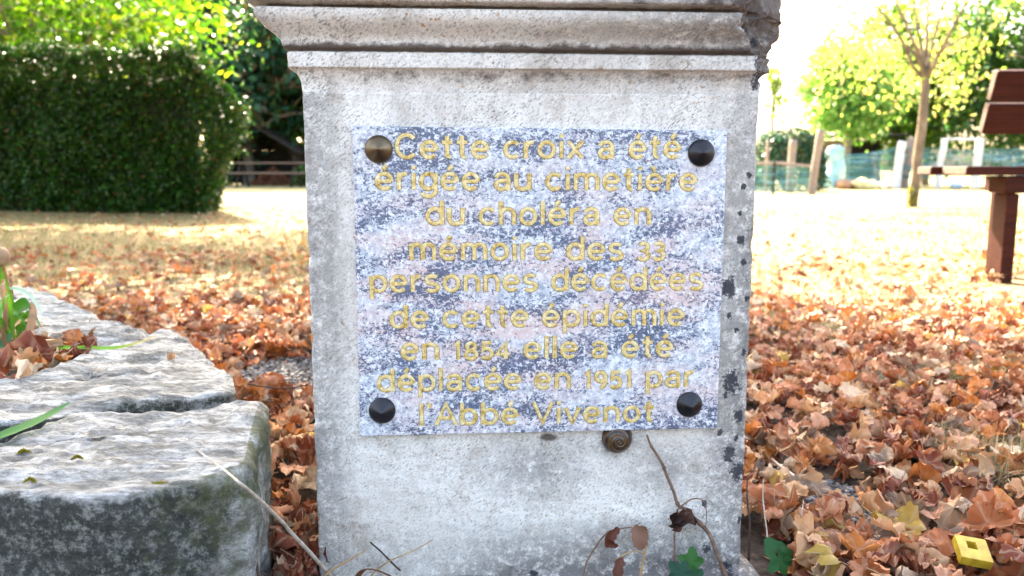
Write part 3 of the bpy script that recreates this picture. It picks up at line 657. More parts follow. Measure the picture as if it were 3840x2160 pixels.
# ------------------------------------------------------------------ kerb stones of the flower bed
def kerb_stone(label, pxs, ztop, seed, algae=0.0, green=0.0, zbot=-0.08, rad=0.022, rough=1.0):
    base = [at_z(x, y, ztop) for x, y in pxs]; n0 = len(base)
    ctr = sum(base, Vector()) / n0
    P = [Vector((p.x - ctr.x, p.y - ctr.y)) for p in base]
    # resample the outline with slightly rounded corners
    per = []
    for i in range(n0):
        a, b = P[i], P[(i + 1) % n0]; m = max(2, int((b - a).length / 0.012))
        per += [a.lerp(b, k / m) for k in range(m)]
    for _ in range(2): per = [(per[i-1] + per[i] * 2 + per[(i+1) % len(per)]) / 4 for i in range(len(per))]
    n = len(per); vs = []; stn = []
    nr = 22
    def put(x, y, z, nv, al, gr):
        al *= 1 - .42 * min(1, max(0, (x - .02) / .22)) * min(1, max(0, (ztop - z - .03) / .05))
        w = Vector((x + ctr.x, y + ctr.y, z))
        d = rough * (0.007 * fbm(w * 7 + Vector((seed, 0, 0)), 4) + 0.0050 * fbm(w * 34 + Vector((0, seed, 0)), 4) + 0.0026 * fbm(w * 110, 3))
        # bedding steps in the stone
        d += rough * 0.004 * (1 if mn.noise(Vector((w.x * 3, w.y * 18, seed))) > 0.15 else 0)
        vs.append((x + nv.x * d, y + nv.y * d, z + nv.z * d)); stn.append((al, gr, 0))
    for i in range(nr):                               # top, centre outwards
        s = 0.02 + 0.98 * (i / (nr - 1)); s = s ** 0.8
        for p in per:
            L = p.length; k = (L * s) if L else 0; edge = max(0.0, L - rad)
            q_ = p * (min(L * s, edge * s + 0) / L) if L else p
            q_ = p * ((edge / L) * s) if L > rad else p * 0.2 * s
            put(q_.x, q_.y, ztop, Vector((0, 0, 1)), 0.0, 0.12 * green)
    for i in range(1, 7):                              # rounded arris
        a = math.pi / 2 * i / 6
        for p in per:
            L = p.length; u = p / L; e = max(0.0, L - rad)
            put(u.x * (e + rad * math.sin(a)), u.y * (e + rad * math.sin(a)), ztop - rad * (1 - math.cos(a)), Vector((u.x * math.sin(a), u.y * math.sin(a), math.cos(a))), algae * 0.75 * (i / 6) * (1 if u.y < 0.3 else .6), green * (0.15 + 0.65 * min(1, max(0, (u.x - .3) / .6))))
    m = 16
    for i in range(1, m + 1):                          # upright faces
        z = lerp(ztop - rad, zbot, i / m); dep = (ztop - z)
        for p in per:
            L = p.length; u = p / L
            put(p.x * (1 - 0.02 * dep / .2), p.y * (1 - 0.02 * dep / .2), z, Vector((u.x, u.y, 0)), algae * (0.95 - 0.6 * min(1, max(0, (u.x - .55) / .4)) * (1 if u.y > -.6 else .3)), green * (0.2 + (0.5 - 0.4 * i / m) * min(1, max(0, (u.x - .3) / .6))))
    fs = []; tot = nr + 6 + m
    for r in range(tot - 1):
        for k in range(n): fs.append((r*n+k, (r+1)*n+k, (r+1)*n+(k+1) % n, r*n+(k+1) % n))
    fs.append(tuple(range(n))[::-1])
    # orientation
    area = sum(per[i].x * per[(i+1) % n].y - per[(i+1) % n].x * per[i].y for i in range(n))
    if area < 0: fs = [f[::-1] for f in fs]
    me = bpy.data.meshes.new('kerb_stone'); me.from_pydata(vs, [], fs); me.update()
    ca = me.color_attributes.new('stain', 'FLOAT_COLOR', 'POINT'); ca.data.foreach_set('color', np.hstack([np.array(stn, float), np.ones((len(stn), 1))]).ravel())
    me.shade_smooth(); me.materials.append(M_BLOCK)
    o = link(bpy.data.objects.new('kerb_stone', me)); o.location = (ctr.x, ctr.y, 0)
    return tag(o, label, 'kerb stone', 'rough limestone blocks edging the flower bed')
kerb_stone('large near limestone block with dark mossy front face beside the pillar', [(1000,1512),(942,1765),(700,1822),(400,1850),(0,1838),(-500,1815),(-520,1690),(0,1652),(165,1592),(261,1548),(609,1538),(983,1502)], 0.2, 3.0, 1.0, 0.9, -0.10, 0.014)
kerb_stone('flat limestone slab with a cracked front edge behind the nearest block', [(900,1462),(435,1522),(0,1582),(-400,1612),(-420,1470),(0,1430),(157,1400),(409,1290),(655,1240),(740,1310),(880,1405)], 0.205, 17.0, 1.0, 0.3, -0.08, 0.010)
kerb_stone('small low rubble stone wedged between two kerb slabs', [(560,1246),(470,1290),(360,1300),(250,1290),(330,1235),(450,1215)], 0.195, 31.0, 0.2, 0.2, -0.08, 0.012, 1.4)
kerb_stone('pale smooth limestone slab third from the pillar along the bed', [(505,1228),(380,1250),(220,1262),(60,1240),(60,1160),(260,1143),(330,1158),(420,1205)], 0.205, 47.0, 0.1, 0.2, -0.08, 0.014, 0.8)
kerb_stone('farthest grey limestone slab at the back of the flower bed edge', [(262,1146),(150,1165),(20,1175),(-160,1160),(-160,1075),(40,1068),(110,1075),(190,1098)], 0.205, 59.0, 0.15, 0.3, -0.08, 0.014, 0.8)
# soil inside the bed
bedpts = [at_z(x, y, 0.168) for x, y in ((560,1300),(300,1430),(0,1500),(-1500,1600),(-3200,1600),(-3000,1080),(0,1090),(200,1160))]
nb = 40; mb = MB(); vs = []; c = sum(bedpts, Vector()) / len(bedpts); cols = []
rings = 14; outl = []
for i in range(len(bedpts)):
    a, b = bedpts[i], bedpts[(i+1) % len(bedpts)]
    for k in range(14): outl.append(a.lerp(b, k / 14))
for r in range(rings + 1):
    for p in outl:
        q_ = c.lerp(p, (r + 0.01) / rings); vs.append((q_.x, q_.y, 0.168 + 0.02 * fbm(Vector((q_.x * 5, q_.y * 5, 0)), 3) - (0.0 if r < rings else 0.2)))
no = len(outl)
fs = [(r*no+k, r*no+(k+1) % no, (r+1)*no+(k+1) % no, (r+1)*no+k) for r in range(rings) for k in range(no)]
mb.add(vs, fs); tag(mb.build('flower_bed_ground', M_SOIL), kind='structure')
# moss cushions on the near block
def moss(label, x, y, z, r, seed):
    rr = np.random.default_rng(seed); c = at_z(x, y, z); n = 420
    ang = rr.uniform(0, 6.283, n); rad = r * np.sqrt(rr.uniform(0, 1, n)) * (0.75 + 0.35 * np.sin(ang * 3 + seed)); P = np.stack([rad * np.cos(ang) * 1.6, rad * np.sin(ang), 0.004 * (1 - rad / r / 1.2)], 1)
    up = np.stack([rr.normal(0, .6, n), rr.normal(-.4, .6, n), rr.uniform(.4, 1, n)], 1); up /= np.linalg.norm(up, axis=1)[:, None]
    s = np.stack([np.cos(ang * 7), np.sin(ang * 7), 0 * ang], 1) * 0.0007
    V = np.stack([P - s, P + s, P + up * rr.uniform(.0012, .0032, n)[:, None]], 1).reshape(-1, 3)
    Cc = np.repeat(np.stack([rr.uniform(.16, .42, n), rr.uniform(.16, .34, n), rr.uniform(.008, .03, n)], 1), 3, 0)
    o = np_mesh('moss_cushion', V, np.arange(3 * n).reshape(n, 3), Cc, M_BLADE); o.location = (c.x, c.y, z - 0.001)
    tag(o, label, 'moss', 'moss cushions on the near kerb stone')
moss('olive moss tuft on the near block, far left of its top', 88, 1697, 0.203, 0.0045, 1)
moss('faint moss tuft near the middle of the near block top', 290, 1720, 0.203, 0.004, 2)
moss('small moss tuft low on the left of the near block top', 115, 1805, 0.20, 0.004, 3)
moss('dark moss tuft at the front edge of the near block', 600, 1822, 0.195, 0.010, 4)
moss('largest moss tuft hanging below the front edge of the near block', 350, 1895, 0.18, 0.011, 5)

# ------------------------------------------------------------------ iris in the bed
def iris():
    b = at_y(60, 1330, 1.45); b.z = 0.17
    t = thing('iris_plant', 'iris with green sword leaves and dry brown blades growing in the flower bed', 'plant', b)
    def bl(pts, w, col, hint=Vector((0, -1, 0.2)), tip=0.15, fold=0.3, col2=None, lab=None, k=6):
        p = rel(wpath(pts, k), b); vs, fs = blade_arrays(p, wshape(len(p), w, tip), hint, fold)
        o = MB().add(vs, fs, col)
        if col2: o.c = [tuple(Vector(col).lerp(Vector(col2), max(0, min(1, (i // 5 / len(p) - 0.6) / 0.25)))) for i in range(len(vs))]
        o = o.build('sword_leaf', M_BLADE, t)
        if lab: o['label'] = lab
    G1, G2, G3 = (.13,.34,.03), (.05,.20,.015), (.09,.26,.14)
    bl([(32,1215,1.45),(40,1150,1.44),(22,1090,1.43),(6,1040,1.42),(-6,1000,1.41)], 0.021, G1, tip=0.5)
    bl([(36,1222,1.44),(60,1180,1.42),(95,1150,1.40),(112,1140,1.40)], 0.030, G2, Vector((-.3, -1, .5)), 0.7, 0.6)
    bl([(60,1240,1.44),(90,1225,1.42),(112,1210,1.40)], 0.016, G2)
    bl([(112,1140,1.40),(125,1165,1.38),(122,1205,1.37),(100,1270,1.36),(62,1335,1.35)], 0.017, (.38,.22,.14), Vector((-.2, -1, .2)), 0.5, 0.2, lab='dry brown folded iris blade')
    bl([(40,1180,1.44),(42,1100,1.45),(28,1050,1.46),(8,1000,1.47)], 0.010, (.30,.17,.11), tip=0.6, lab='dry brown upright iris blade')
    bl([(25,1080,1.44),(75,1086,1.43),(115,1110,1.41),(145,1150,1.38),(156,1185,1.36)], 0.006, (.42,.60,.50), tip=0.3)
    bl([(20,1335,1.36),(60,1300,1.37),(95,1272,1.38),(118,1250,1.39)], 0.020, G1, tip=0.6)
    bl([(-30,1330,1.36),(10,1290,1.37),(48,1250,1.38)], 0.015, G3, tip=0.5)
    bl([(80,1322,1.34),(180,1306,1.33),(300,1304,1.33),(420,1306,1.325),(510,1288,1.35),(590,1258,1.40)], 0.0115, (.15,.38,.02), Vector((0, -.35, 1)), 0.1, 0.15, (.50,.36,.04), lab='long green iris leaf with yellow tip lying across the slab')
    rr = random.Random(77)
    for k in range(11):                                # thin outer blades, green and withered
        x0 = rr.uniform(-20, 70); y0 = rr.uniform(1235, 1330); dx = rr.uniform(-60, 75); up_ = rr.uniform(60, 190); Y = rr.uniform(1.36, 1.47)
        dry = k % 3 == 2
        bl([(x0, y0, Y), (x0 + dx * .35, y0 - up_ * .6, Y - .01), (x0 + dx * .75, y0 - up_ * .95, Y - .03), (x0 + dx * 1.2, y0 - up_ * .85, Y - .05), (x0 + dx * 1.5, y0 - up_ * .6, Y - .06)], rr.uniform(.006, .012), (.34,.20,.11) if dry else (.09 + .06 * rr.random(), .26 + .08 * rr.random(), .03), tip=.12, lab='thin withered iris blade' if dry else None)
    # pale seed pod on its stalk
    p = rel(wpath([(45,1190,1.46),(30,1090,1.45),(15,1020,1.44),(5,985,1.43)], 5), b)
    MB().tube(p, taper(len(p), 0.0035, 0.0045), 8).build('stalk', M_TAN, t)
    c = at_y(4, 962, 1.43) - b; vs = []; fs = []; n, m = 20, 12
    for i in range(m + 1):
        th = math.pi * i / m
        for k in range(n):
            ph = 2 * math.pi * k / n; rr = 0.0140 * (1 + 0.07 * math.cos(3 * ph)) * math.sin(th) ** 0.8
            vs.append(c + Vector((rr * math.cos(ph), rr * math.sin(ph), 0.0165 * math.cos(th))))
    fs = [(i*n+k, i*n+(k+1) % n, (i+1)*n+(k+1) % n, (i+1)*n+k) for i in range(m) for k in range(n)]
    MB().add(vs, [f[::-1] for f in fs]).build('seed_pod', simple('papery_pod', (.26,.15,.08), (.40,.26,.16), 60, 0.7, 0.5, 0.001), t)
iris()
p = smooth_path([at_z(-60, 1660, 0.205), at_z(40, 1622, 0.209), at_z(130, 1585, 0.212), at_z(205, 1545, 0.214), at_z(262, 1508, 0.222)], 6); b = p[0].copy(); pp = rel(p, b)
vs, fs = blade_arrays(pp, wshape(len(pp), 0.017, 0.12), Vector((0, -.3, 1)), 0.2)
o = MB().add(vs, fs, (.07,.22,.06)).build('fallen_iris_leaf', M_BLADE); o.location = b
tag(o, 'single green iris blade lying across the joint of two kerb stones', 'leaf')

# ------------------------------------------------------------------ fallen leaves
def leaf_proto(kind, seed):
    """lobed plane leaf, bent into one of the dry shapes; unit radius about 1; returns V, F(quads/tris as quads), vein"""
    rr = random.Random(seed); nA = 40; rings = [0.0, 0.3, 0.55, 0.8, 1.0]
    lob = [(0, 1.0), (rr.uniform(.75, .95), .92), (rr.uniform(-.95, -.75), .92), (rr.uniform(1.8, 2.1), .72), (rr.uniform(-2.1, -1.8), .72)]
    V = []; vein = []; dep_ = rr.uniform(.16, .42); el_ = rr.uniform(.62, .95)
    crv = {'flat': 0.35, 'cupped': 1.7, 'rolled': 4.2, 'folded': 2.3, 'twisted': 2.0}[kind] * rr.uniform(.8, 1.2); ax = rr.uniform(0, math.pi)
    if kind == 'folded': ax = 0.0
    tw = {'twisted': 1.5}.get(kind, 0.3) * rr.choice((-1, 1))
    for j, rg in enumerate(rings):
        for i in range(nA):
            a = 2 * math.pi * i / nA; a_ = (a + math.pi) % (2 * math.pi) - math.pi
            k = 0.34
            for la, lr in lob:
                d = (a_ - la + math.pi) % (2 * math.pi) - math.pi
                k = max(k, lr * (1 - min(1, abs(d) / 0.62) ** 1.25 * dep_))
            k *= 1 + 0.07 * math.sin(a * 17 + seed) * (rg > .9)
            if abs(abs(a_) - math.pi) < 0.3: k *= 0.55
            r = k * rg; x, y = r * math.cos(a), r * math.sin(a) * el_
            ve = 0.0
            for la, lr in lob:
                d = (a_ - la + math.pi) % (2 * math.pi) - math.pi
                ve = max(ve, 1 - abs(d) / 0.14)
            if rg < .2: ve = 0.8
            # bend about an axis
            u = x * math.cos(ax) + y * math.sin(ax); v = -x * math.sin(ax) + y * math.cos(ax)
            if kind == 'folded':
                f = 0.9 * crv / 2; z = abs(v) * math.sin(f); v = v * math.cos(f) + 0.05 * u * u; u2 = u; z += 0.3 * u * u
                v2 = v
            else:
                an = v * crv / 1.0 * (1 + 0.35 * u); rad = 1 / max(.2, crv)
                v2 = math.sin(an) * rad if crv > 0.5 else v; z = (1 - math.cos(an)) * rad; u2 = u
            t_ = tw * u2; v3 = v2 * math.cos(t_) - (z - .15) * math.sin(t_); z = v2 * math.sin(t_) + (z - .15) * math.cos(t_) + .15
            z += 0.30 * mn.noise(Vector((x * 2.6, y * 2.6, seed))) + 0.13 * mn.noise(Vector((x * 7, y * 7, seed))) + 0.10 * rg * rg * math.sin(a * 5 + seed)
            X = u2 * math.cos(ax) - v3 * math.sin(ax); Y = u2 * math.sin(ax) + v3 * math.cos(ax)
            V.append((X, Y, z)); vein.append(max(0, ve))
    Fq = [(j*nA+i, (j+1)*nA+i, (j+1)*nA+(i+1) % nA, j*nA+(i+1) % nA) for j in range(len(rings) - 1) for i in range(nA)]
    # stalk
    b0 = np.array(V[nA // 2]); b1 = np.array(V[-1 - nA // 2 + 1]); k0 = len(V)
    dirs = np.array([-0.75, rr.uniform(-.25, .25), rr.uniform(.05, .35)])
    for q_ in (0.0, 0.5, 1.0):
        c = b1 * 0.9 + dirs * q_ * 0.8 + np.array([0, 0, 0.1 * q_ * q_])
        for s in (np.array([0, .025, 0]), np.array([0, -.012, .022]), np.array([0, -.012, -.022])): V.append(tuple(c + s)); vein.append(0.9)
    for j in range(2):
        for i in range(3): Fq.append((k0+j*3+i, k0+j*3+(i+1) % 3, k0+(j+1)*3+(i+1) % 3, k0+(j+1)*3+i))
    V = np.array(V); V[:, 2] -= np.percentile(V[:, 2], 8)
    return V, np.array(Fq), np.array(vein)
KINDS = ['cupped', 'cupped', 'rolled', 'folded', 'twisted', 'flat', 'rolled', 'twisted', 'flat', 'cupped']
PROTO = [leaf_proto(k, 3 * i + 1) for i, k in enumerate(KINDS)]
def proto_mesh(i):
    V, Fq, ve = PROTO[i]; me = bpy.data.meshes.new('fallen_leaf'); me.from_pydata(V.tolist(), [], Fq.tolist()); me.update(); me.shade_smooth()
    at_ = me.attributes.new('vein', 'FLOAT', 'POINT'); at_.data.foreach_set('value', ve.astype(float)); me.materials.append(M_LEAF); return me
PM = [proto_mesh(i) for i in range(len(PROTO))]
PAL = [('rust-brown', (.42,.13,.045), 4.8), ('tan', (.58,.325,.165), 4.4), ('pale buff', (.72,.54,.37), 2.6), ('orange-brown', (.56,.20,.045), 2.4), ('dark red-brown', (.20,.045,.021), 3.8), ('yellow-ochre', (.62,.41,.09), 0.35), ('pinkish-tan', (.54,.265,.155), 5.2), ('grey-brown', (.25,.165,.115), 2)]
PW = np.array([p[2] for p in PAL]); PW = PW / PW.sum()
def in_view(p, pad=0):
    d = p - Vector((0, 0, H)); z = d.y * ct - d.z * st
    if z < 0.2: return None
    v = (-d.z * ct - d.y * st) / z * F + 1080; u = d.x / z * F + 1920
    return (u, v, z) if -150 - pad < u < 3990 + pad and -100 - pad < v < 2300 + pad else None
stone_hull = [[(o.location.x + v.co.x, o.location.y + v.co.y) for v in o.data.vertices][::40] for o in bpy.data.objects if o.name.startswith('kerb_stone')]
def wall_x(y):                                       # right edge of the kerb line at depth y
    return interp(y, [0.7, 0.8, 1.05, 1.13, 1.5, 1.75, 1.98, 2.11, 2.3], [-0.24, -0.262, -0.31, -0.37, -0.60, -0.83, -1.08, -1.25, -3.0])
BOXP = at_z(3652, 2055, 0.045)
LV = []                                              # (x, y, z, size, visible size)
def try_leaf(x, y, z, smin=0.020, smax=0.037, bed=False):
    s = rng.uniform(smin, smax) * (1.12 if y < 1.5 else 1.0)
    # pillar + footing
    u = x * math.cos(PA) + (y - PD) * math.sin(PA); w = -x * math.sin(PA) + (y - PD) * math.cos(PA)
    if S0 - 0.02 - s * .6 < u < S1 + 0.03 + s * .6 and -0.04 < w < DEPTH + 0.03: return
    if S0 - s * .45 < u < S1 + .06 and w <= -.04: return
    if not bed and x < wall_x(y) + s * 0.7 and 0.6 < y < 2.35: return
    if math.hypot(x - BOXP.x, y - BOXP.y) < .018 + s * .8 or (abs(x - BOXP.x) < .02 + s * .7 and -.12 < y - BOXP.y < 0): z = min(z, -.012)
    if math.hypot(x - BOXP.x, y - BOXP.y) < .010 + s * .85 or (abs(x - BOXP.x + .012) < .016 + s * .75 and -.085 < y - BOXP.y < 0): return
    P = Vector((x, y, z)); q_ = in_view(P, 60)
    hidden = q_ is None or (1130 < q_[0] < 2800 and y > 1.0)
    LV.append((P, s, 0 if hidden else s / q_[2], bed))
def dens(x, y):                                      # leaves per square metre
    if y < 2.3: d = 1550
    elif y < 3.3: d = lerp(1550, 240, (y - 2.3) / 1.0)
    elif y < 5.6: d = lerp(240, 60, (y - 3.3) / 2.3)
    else: d = 20
    if x > .2 and y > 2.6: d *= 0.6
    d *= 0.72 + 0.65 * (0.5 + 0.8 * mn.noise(Vector((x * 1.3, y * 1.3, 4))))
    for gx_, gy_, gr in ((-0.55, 2.0, .15), (0.50, 1.20, .07), (-.5, 1.9, .12)):  # bare gravel patches
        if math.hypot(x - gx_, (y - gy_) * .8) < gr: d *= 0.12
    return max(d, 5)
def scatter(x0, x1, y0, y1, dmax, zf):
    n = int((x1 - x0) * (y1 - y0) * dmax)
    X = rng.uniform(x0, x1, n); Y = rng.uniform(y0, y1, n); K = rng.uniform(0, dmax, n)
    for x, y, k in zip(X, Y, K):
        if abs(x) > 0.72 * y + 0.35 and k > 260: continue
        if k < dens(x, y): try_leaf(x, y, zf(x, y))
scatter(-1.9, 1.9, -0.7, 0.72, 420, lambda x, y: rng.uniform(-0.016, 0.03))
scatter(-2.6, 2.6, 0.72, 3.0, 1900, lambda x, y: rng.uniform(-0.016, 0.042))
scatter(-4.5, 4.5, 3.0, 5.0, 620, lambda x, y: rng.uniform(-0.015, 0.012))
scatter(-9, 9, 5.0, 10.5, 110, lambda x, y: rng.uniform(-0.016, 0.004))
for _ in range(60):                                  # in the bed round the iris
    px = rng.uniform(-60, 330); py = rng.uniform(1240, 1480); top = interp(px, [0, 330], [1450, 1330])
    if py > top: continue
    p = at_z(px, py, 0.18 + rng.uniform(0, .03)); try_leaf(p.x, p.y, p.z, 0.024, 0.04, True)
for _ in range(120):
    p = Vector((rng.uniform(-3.2, -1.15), rng.uniform(1.2, 2.2), 0.18 + rng.uniform(0, .03))); try_leaf(p.x, p.y, p.z, 0.024, 0.04, True)
for _ in range(110):                                 # the narrow pit between the near block and the pillar
    y = rng.uniform(.72, 1.12); x0 = wall_x(y); x1 = -.238 - .02 * rng.random()
    s = rng.uniform(.022, .036); P = Vector((rng.uniform(x0 + .006, max(x0 + .01, x1)), y, rng.uniform(-.012, .03))); q_ = in_view(P, 60)
    LV.append((P, s, s / q_[2] if q_ else 0, False))
order = sorted(range(len(LV)), key=lambda i: -LV[i][2])
single = [i for i in order if LV[i][2] > 0][:300]; sset = set(single)
BOXP = at_z(3652, 2055, 0.045)
def zone(p, bed):
    if bed: return 'in the flower bed by the iris' if p.x > -0.85 else 'in the flower bed behind the iris'
    if p.x < 0:
        if p.y < 0.98: return 'in the dark gap between pillar and near block'
        if p.y < 1.18: return 'left of the pillar beside the near block'
        if p.y < 1.45: return 'left of the pillar beside the cracked slab'
        if p.y < 1.8: return 'on litter behind the cracked slab' if p.x < -0.5 else 'on litter left of the pillar near its edge'
        if p.y < 2.3: return 'beside the gravel patch left of the pillar'
        return 'on open ground behind the kerb stones'
    if (p - BOXP).length < 0.10: return 'close around the yellow box'
    if p.y < 1.02: return 'by the green vine seedling' if p.x < 0.42 else 'left of the yellow box in the front row'
    if p.y < 1.15: return 'beside the pillar right edge' if p.x < 0.42 else ('just behind the yellow box' if p.x > 0.52 else 'between pillar and yellow box')
    if p.y < 1.35: return 'near the pale twig right of the pillar' if p.x < 0.5 else 'in litter one step behind the yellow box'
    if p.y < 1.65: return 'right of the pillar past the gravel' if p.x < 0.6 else 'near the dry grass tuft at right'
    if p.y < 2.1: return 'in litter midway to the bench, pillar side' if p.x < 0.8 else 'in litter midway to the bench, outer side'
    return 'in front of the bench near the sunlit ground'
ADJ = {'flat': 'nearly flat', 'cupped': 'cupped', 'rolled': 'rolled-up', 'folded': 'folded', 'twisted': 'twisted'}
# every leaf's pose and colour
def pose(k):
    tilt = abs(rng.normal(0, .55)); az = rng.uniform(0, 6.283); rz = rng.uniform(0, 6.283)
    return (tilt * math.cos(az), tilt * math.sin(az) + (math.pi if rng.random() < .3 else 0), rz)
from mathutils import Euler
for i in single:
    p, s, vis, bed = LV[i]; k = int(rng.integers(len(PM))); ci = int(rng.choice(len(PAL), p=PW))
    if p.y < 1.2 and p.x < 0 and not bed and rng.random() < .85: ci = int(rng.choice([0, 0, 4, 4, 6, 7] if p.y > 1.0 else [0, 4, 4, 4, 7]))  # dark red leaves, picked darker here to put the gap's shade into colour
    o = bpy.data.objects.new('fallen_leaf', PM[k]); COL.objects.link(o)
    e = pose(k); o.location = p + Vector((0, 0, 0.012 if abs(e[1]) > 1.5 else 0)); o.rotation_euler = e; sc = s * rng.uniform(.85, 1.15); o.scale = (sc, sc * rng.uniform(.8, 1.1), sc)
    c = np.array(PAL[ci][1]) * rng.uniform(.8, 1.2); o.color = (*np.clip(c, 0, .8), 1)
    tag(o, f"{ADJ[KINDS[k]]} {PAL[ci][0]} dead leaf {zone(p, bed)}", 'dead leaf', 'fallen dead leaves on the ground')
VV = []; FF = []; CC = []; VE = []; base = 0
for i in range(len(LV)):
    if i in sset: continue
    p, s, vis, bed = LV[i]; k = int(rng.integers(len(PM))); ci = int(rng.choice(len(PAL), p=PW)); V, Fq, ve = PROTO[k]
    if p.y < 1.0 and -.34 < p.x < -.2: ci = int(rng.choice([0, 4, 4, 4, 7]))  # litter in the gap also coloured darker to deepen its shade
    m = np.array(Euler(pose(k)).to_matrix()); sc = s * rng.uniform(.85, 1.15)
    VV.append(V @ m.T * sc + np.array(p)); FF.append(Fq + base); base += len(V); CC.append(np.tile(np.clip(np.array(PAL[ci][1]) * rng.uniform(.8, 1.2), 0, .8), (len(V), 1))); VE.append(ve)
litter = np_mesh('leaf_litter', np.vstack(VV), np.vstack(FF), np.vstack(CC), M_LITTER, None, True)
if len(litter.data.vertices) == base:
    at_ = litter.data.attributes.new('vein', 'FLOAT', 'POINT'); at_.data.foreach_set('value', np.concatenate(VE).astype(float))
tag(litter, 'thick carpet of brown dead leaves over the ground', 'leaf litter', kind='stuff')
o = bpy.data.objects.new('fallen_leaf', PM[3]); COL.objects.link(o); o.location = at_z(640, 1350, 0.214); o.scale = (.016,) * 3; o.rotation_euler = (.3, .1, 2.4); o.color = (.40,.17,.05,1)
tag(o, 'small orange-brown leaf scrap alone on top of the cracked slab', 'dead leaf', 'fallen dead leaves on the ground')

# gravel in the bare patches
def gravel(label, cx, cy, rx, ry, n, seed):
    rr = np.random.default_rng(seed); ico = []; 
    t = (1 + 5 ** .5) / 2
    IV = np.array([(-1,t,0),(1,t,0),(-1,-t,0),(1,-t,0),(0,-1,t),(0,1,t),(0,-1,-t),(0,1,-t),(t,0,-1),(t,0,1),(-t,0,-1),(-t,0,1)]) / 1.9
    IF = np.array([(0,11,5),(0,5,1),(0,1,7),(0,7,10),(0,10,11),(1,5,9),(5,11,4),(11,10,2),(10,7,6),(7,1,8),(3,9,4),(3,4,2),(3,2,6),(3,6,8),(3,8,9),(4,9,5),(2,4,11),(6,2,10),(8,6,7),(9,8,1)])
    V = []; Fc = []; Cc = []
    for i in range(n):
        a = rr.uniform(0, 6.283); r = math.sqrt(rr.uniform(0, 1)); s = rr.uniform(.0015, .0055)
        v = IV * rr.uniform(.7, 1.2, (12, 1)) * s * np.array([1.2, 1, .7]); V.append(v + np.array([cx + rx * r * math.cos(a), cy + ry * r * math.sin(a), -0.012 + rr.uniform(0, .008)])); Fc.append(IF + 12 * i)
        g_ = rr.uniform(.10, .42); Cc.append(np.tile([g_, g_ * .97, g_ * .95], (12, 1)))
    g = G('gravel', .9, .2); g.col(g.mix(g.noise(g.coord('Object'), 200, 3), g.attr('tint'), (.15, .13, .12)))
    tag(np_mesh('gravel', np.vstack(V), np.vstack(Fc), np.vstack(Cc), g.m), label, 'gravel', kind='stuff')
gravel('grey gravel showing through the litter left of the pillar', -0.52, 2.0, .22, .2, 2600, 5)
gravel('grey gravel showing through the litter right of the pillar', 0.48, 1.21, .09, .09, 1300, 6)

# ------------------------------------------------------------------ grass
def blades(name, label, pts, hmin, hmax, cols, seed, w=0.003, lean=.6, kind='stuff', cat='grass'):
    rr = np.random.default_rng(seed); n = len(pts); P = np.array(pts); h = rr.uniform(hmin, hmax, n); a = rr.uniform(0, 6.283, n); l = rr.uniform(0, lean, n)
    d = np.stack([np.cos(a) * l, np.sin(a) * l, np.ones(n)], 1); d /= np.linalg.norm(d, axis=1)[:, None]; s = np.stack([-np.sin(a), np.cos(a), 0 * a], 1) * (w * rr.uniform(.6, 1.3, n))[:, None]
    mid = P + d * (h * .55)[:, None]; tip = P + d * h[:, None] + np.stack([np.cos(a), np.sin(a), -0.6 * np.ones(n)], 1) * (h * l * .45)[:, None]
    V = np.stack([P - s, P + s, mid + s * .8, mid - s * .8, tip + s * .15, tip - s * .15], 1).reshape(-1, 3)
    b_ = np.arange(n)[:, None] * 6; Fq = np.concatenate([b_ + np.array([[0, 1, 2, 3]]), b_ + np.array([[3, 2, 4, 5]])], 0)
    C = np.array(cols)[rr.integers(len(cols), size=n)] * rr.uniform(.75, 1.2, (n, 1))
    return tag(np_mesh(name, V, Fq, np.repeat(C, 6, 0), M_BLADE), label, cat, kind=kind)
gp = []
for _ in range(60000):
    y = 2.4 + 10 * rng.random() ** 1.3; x = rng.uniform(-.72, .72) * y
    q_ = mn.noise(Vector((x * 1.1, y * 1.1, 7)))
    if rng.random() > 0.35 + 0.9 * q_ + 0.04 * y: continue
    gp.append((x, y, ground_z(x, y)))
blades('grass', 'short dry yellowish grass over the open ground', gp, .015, .045, [(.28,.22,.10),(.24,.17,.08),(.15,.17,.05),(.34,.28,.15)], 3, 0.0035, 1.0)
def tuft(label, x, y, r, n, cols, h, seed):
    c = at_z(x, y, 0.0); rr = np.random.default_rng(seed); a = rr.uniform(0, 6.283, n); q_ = r * np.sqrt(rr.uniform(0, 1, n))
    pts = np.stack([c.x + q_ * np.cos(a), c.y + q_ * np.sin(a), np.full(n, 0.0)], 1)
    blades('grass_tuft', label, pts, h * .5, h, cols, seed, 0.0011, 1.4, kind='thing', cat='grass tuft')['group'] = 'dry grass tufts in the leaf litter'
tuft('dry olive grass tuft at the right edge, level with the gravel', 3740, 1740, .13, 520, [(.30,.26,.14),(.20,.19,.09),(.40,.33,.22)], .08, 4)
tuft('olive grass tuft farther back at the right edge under the bench', 3760, 1400, .16, 420, [(.30,.27,.14),(.22,.22,.09),(.42,.36,.22)], .07, 5)
tuft('faint grass tuft in the litter behind the pale green leaf', 3430, 1415, .12, 260, [(.32,.27,.17),(.26,.24,.12)], .06, 6)
tuft('thin brown grass tuft near the right pillar edge at the sunlit border', 3000, 1240, .2, 420, [(.34,.28,.18),(.25,.23,.12)], .05, 7)

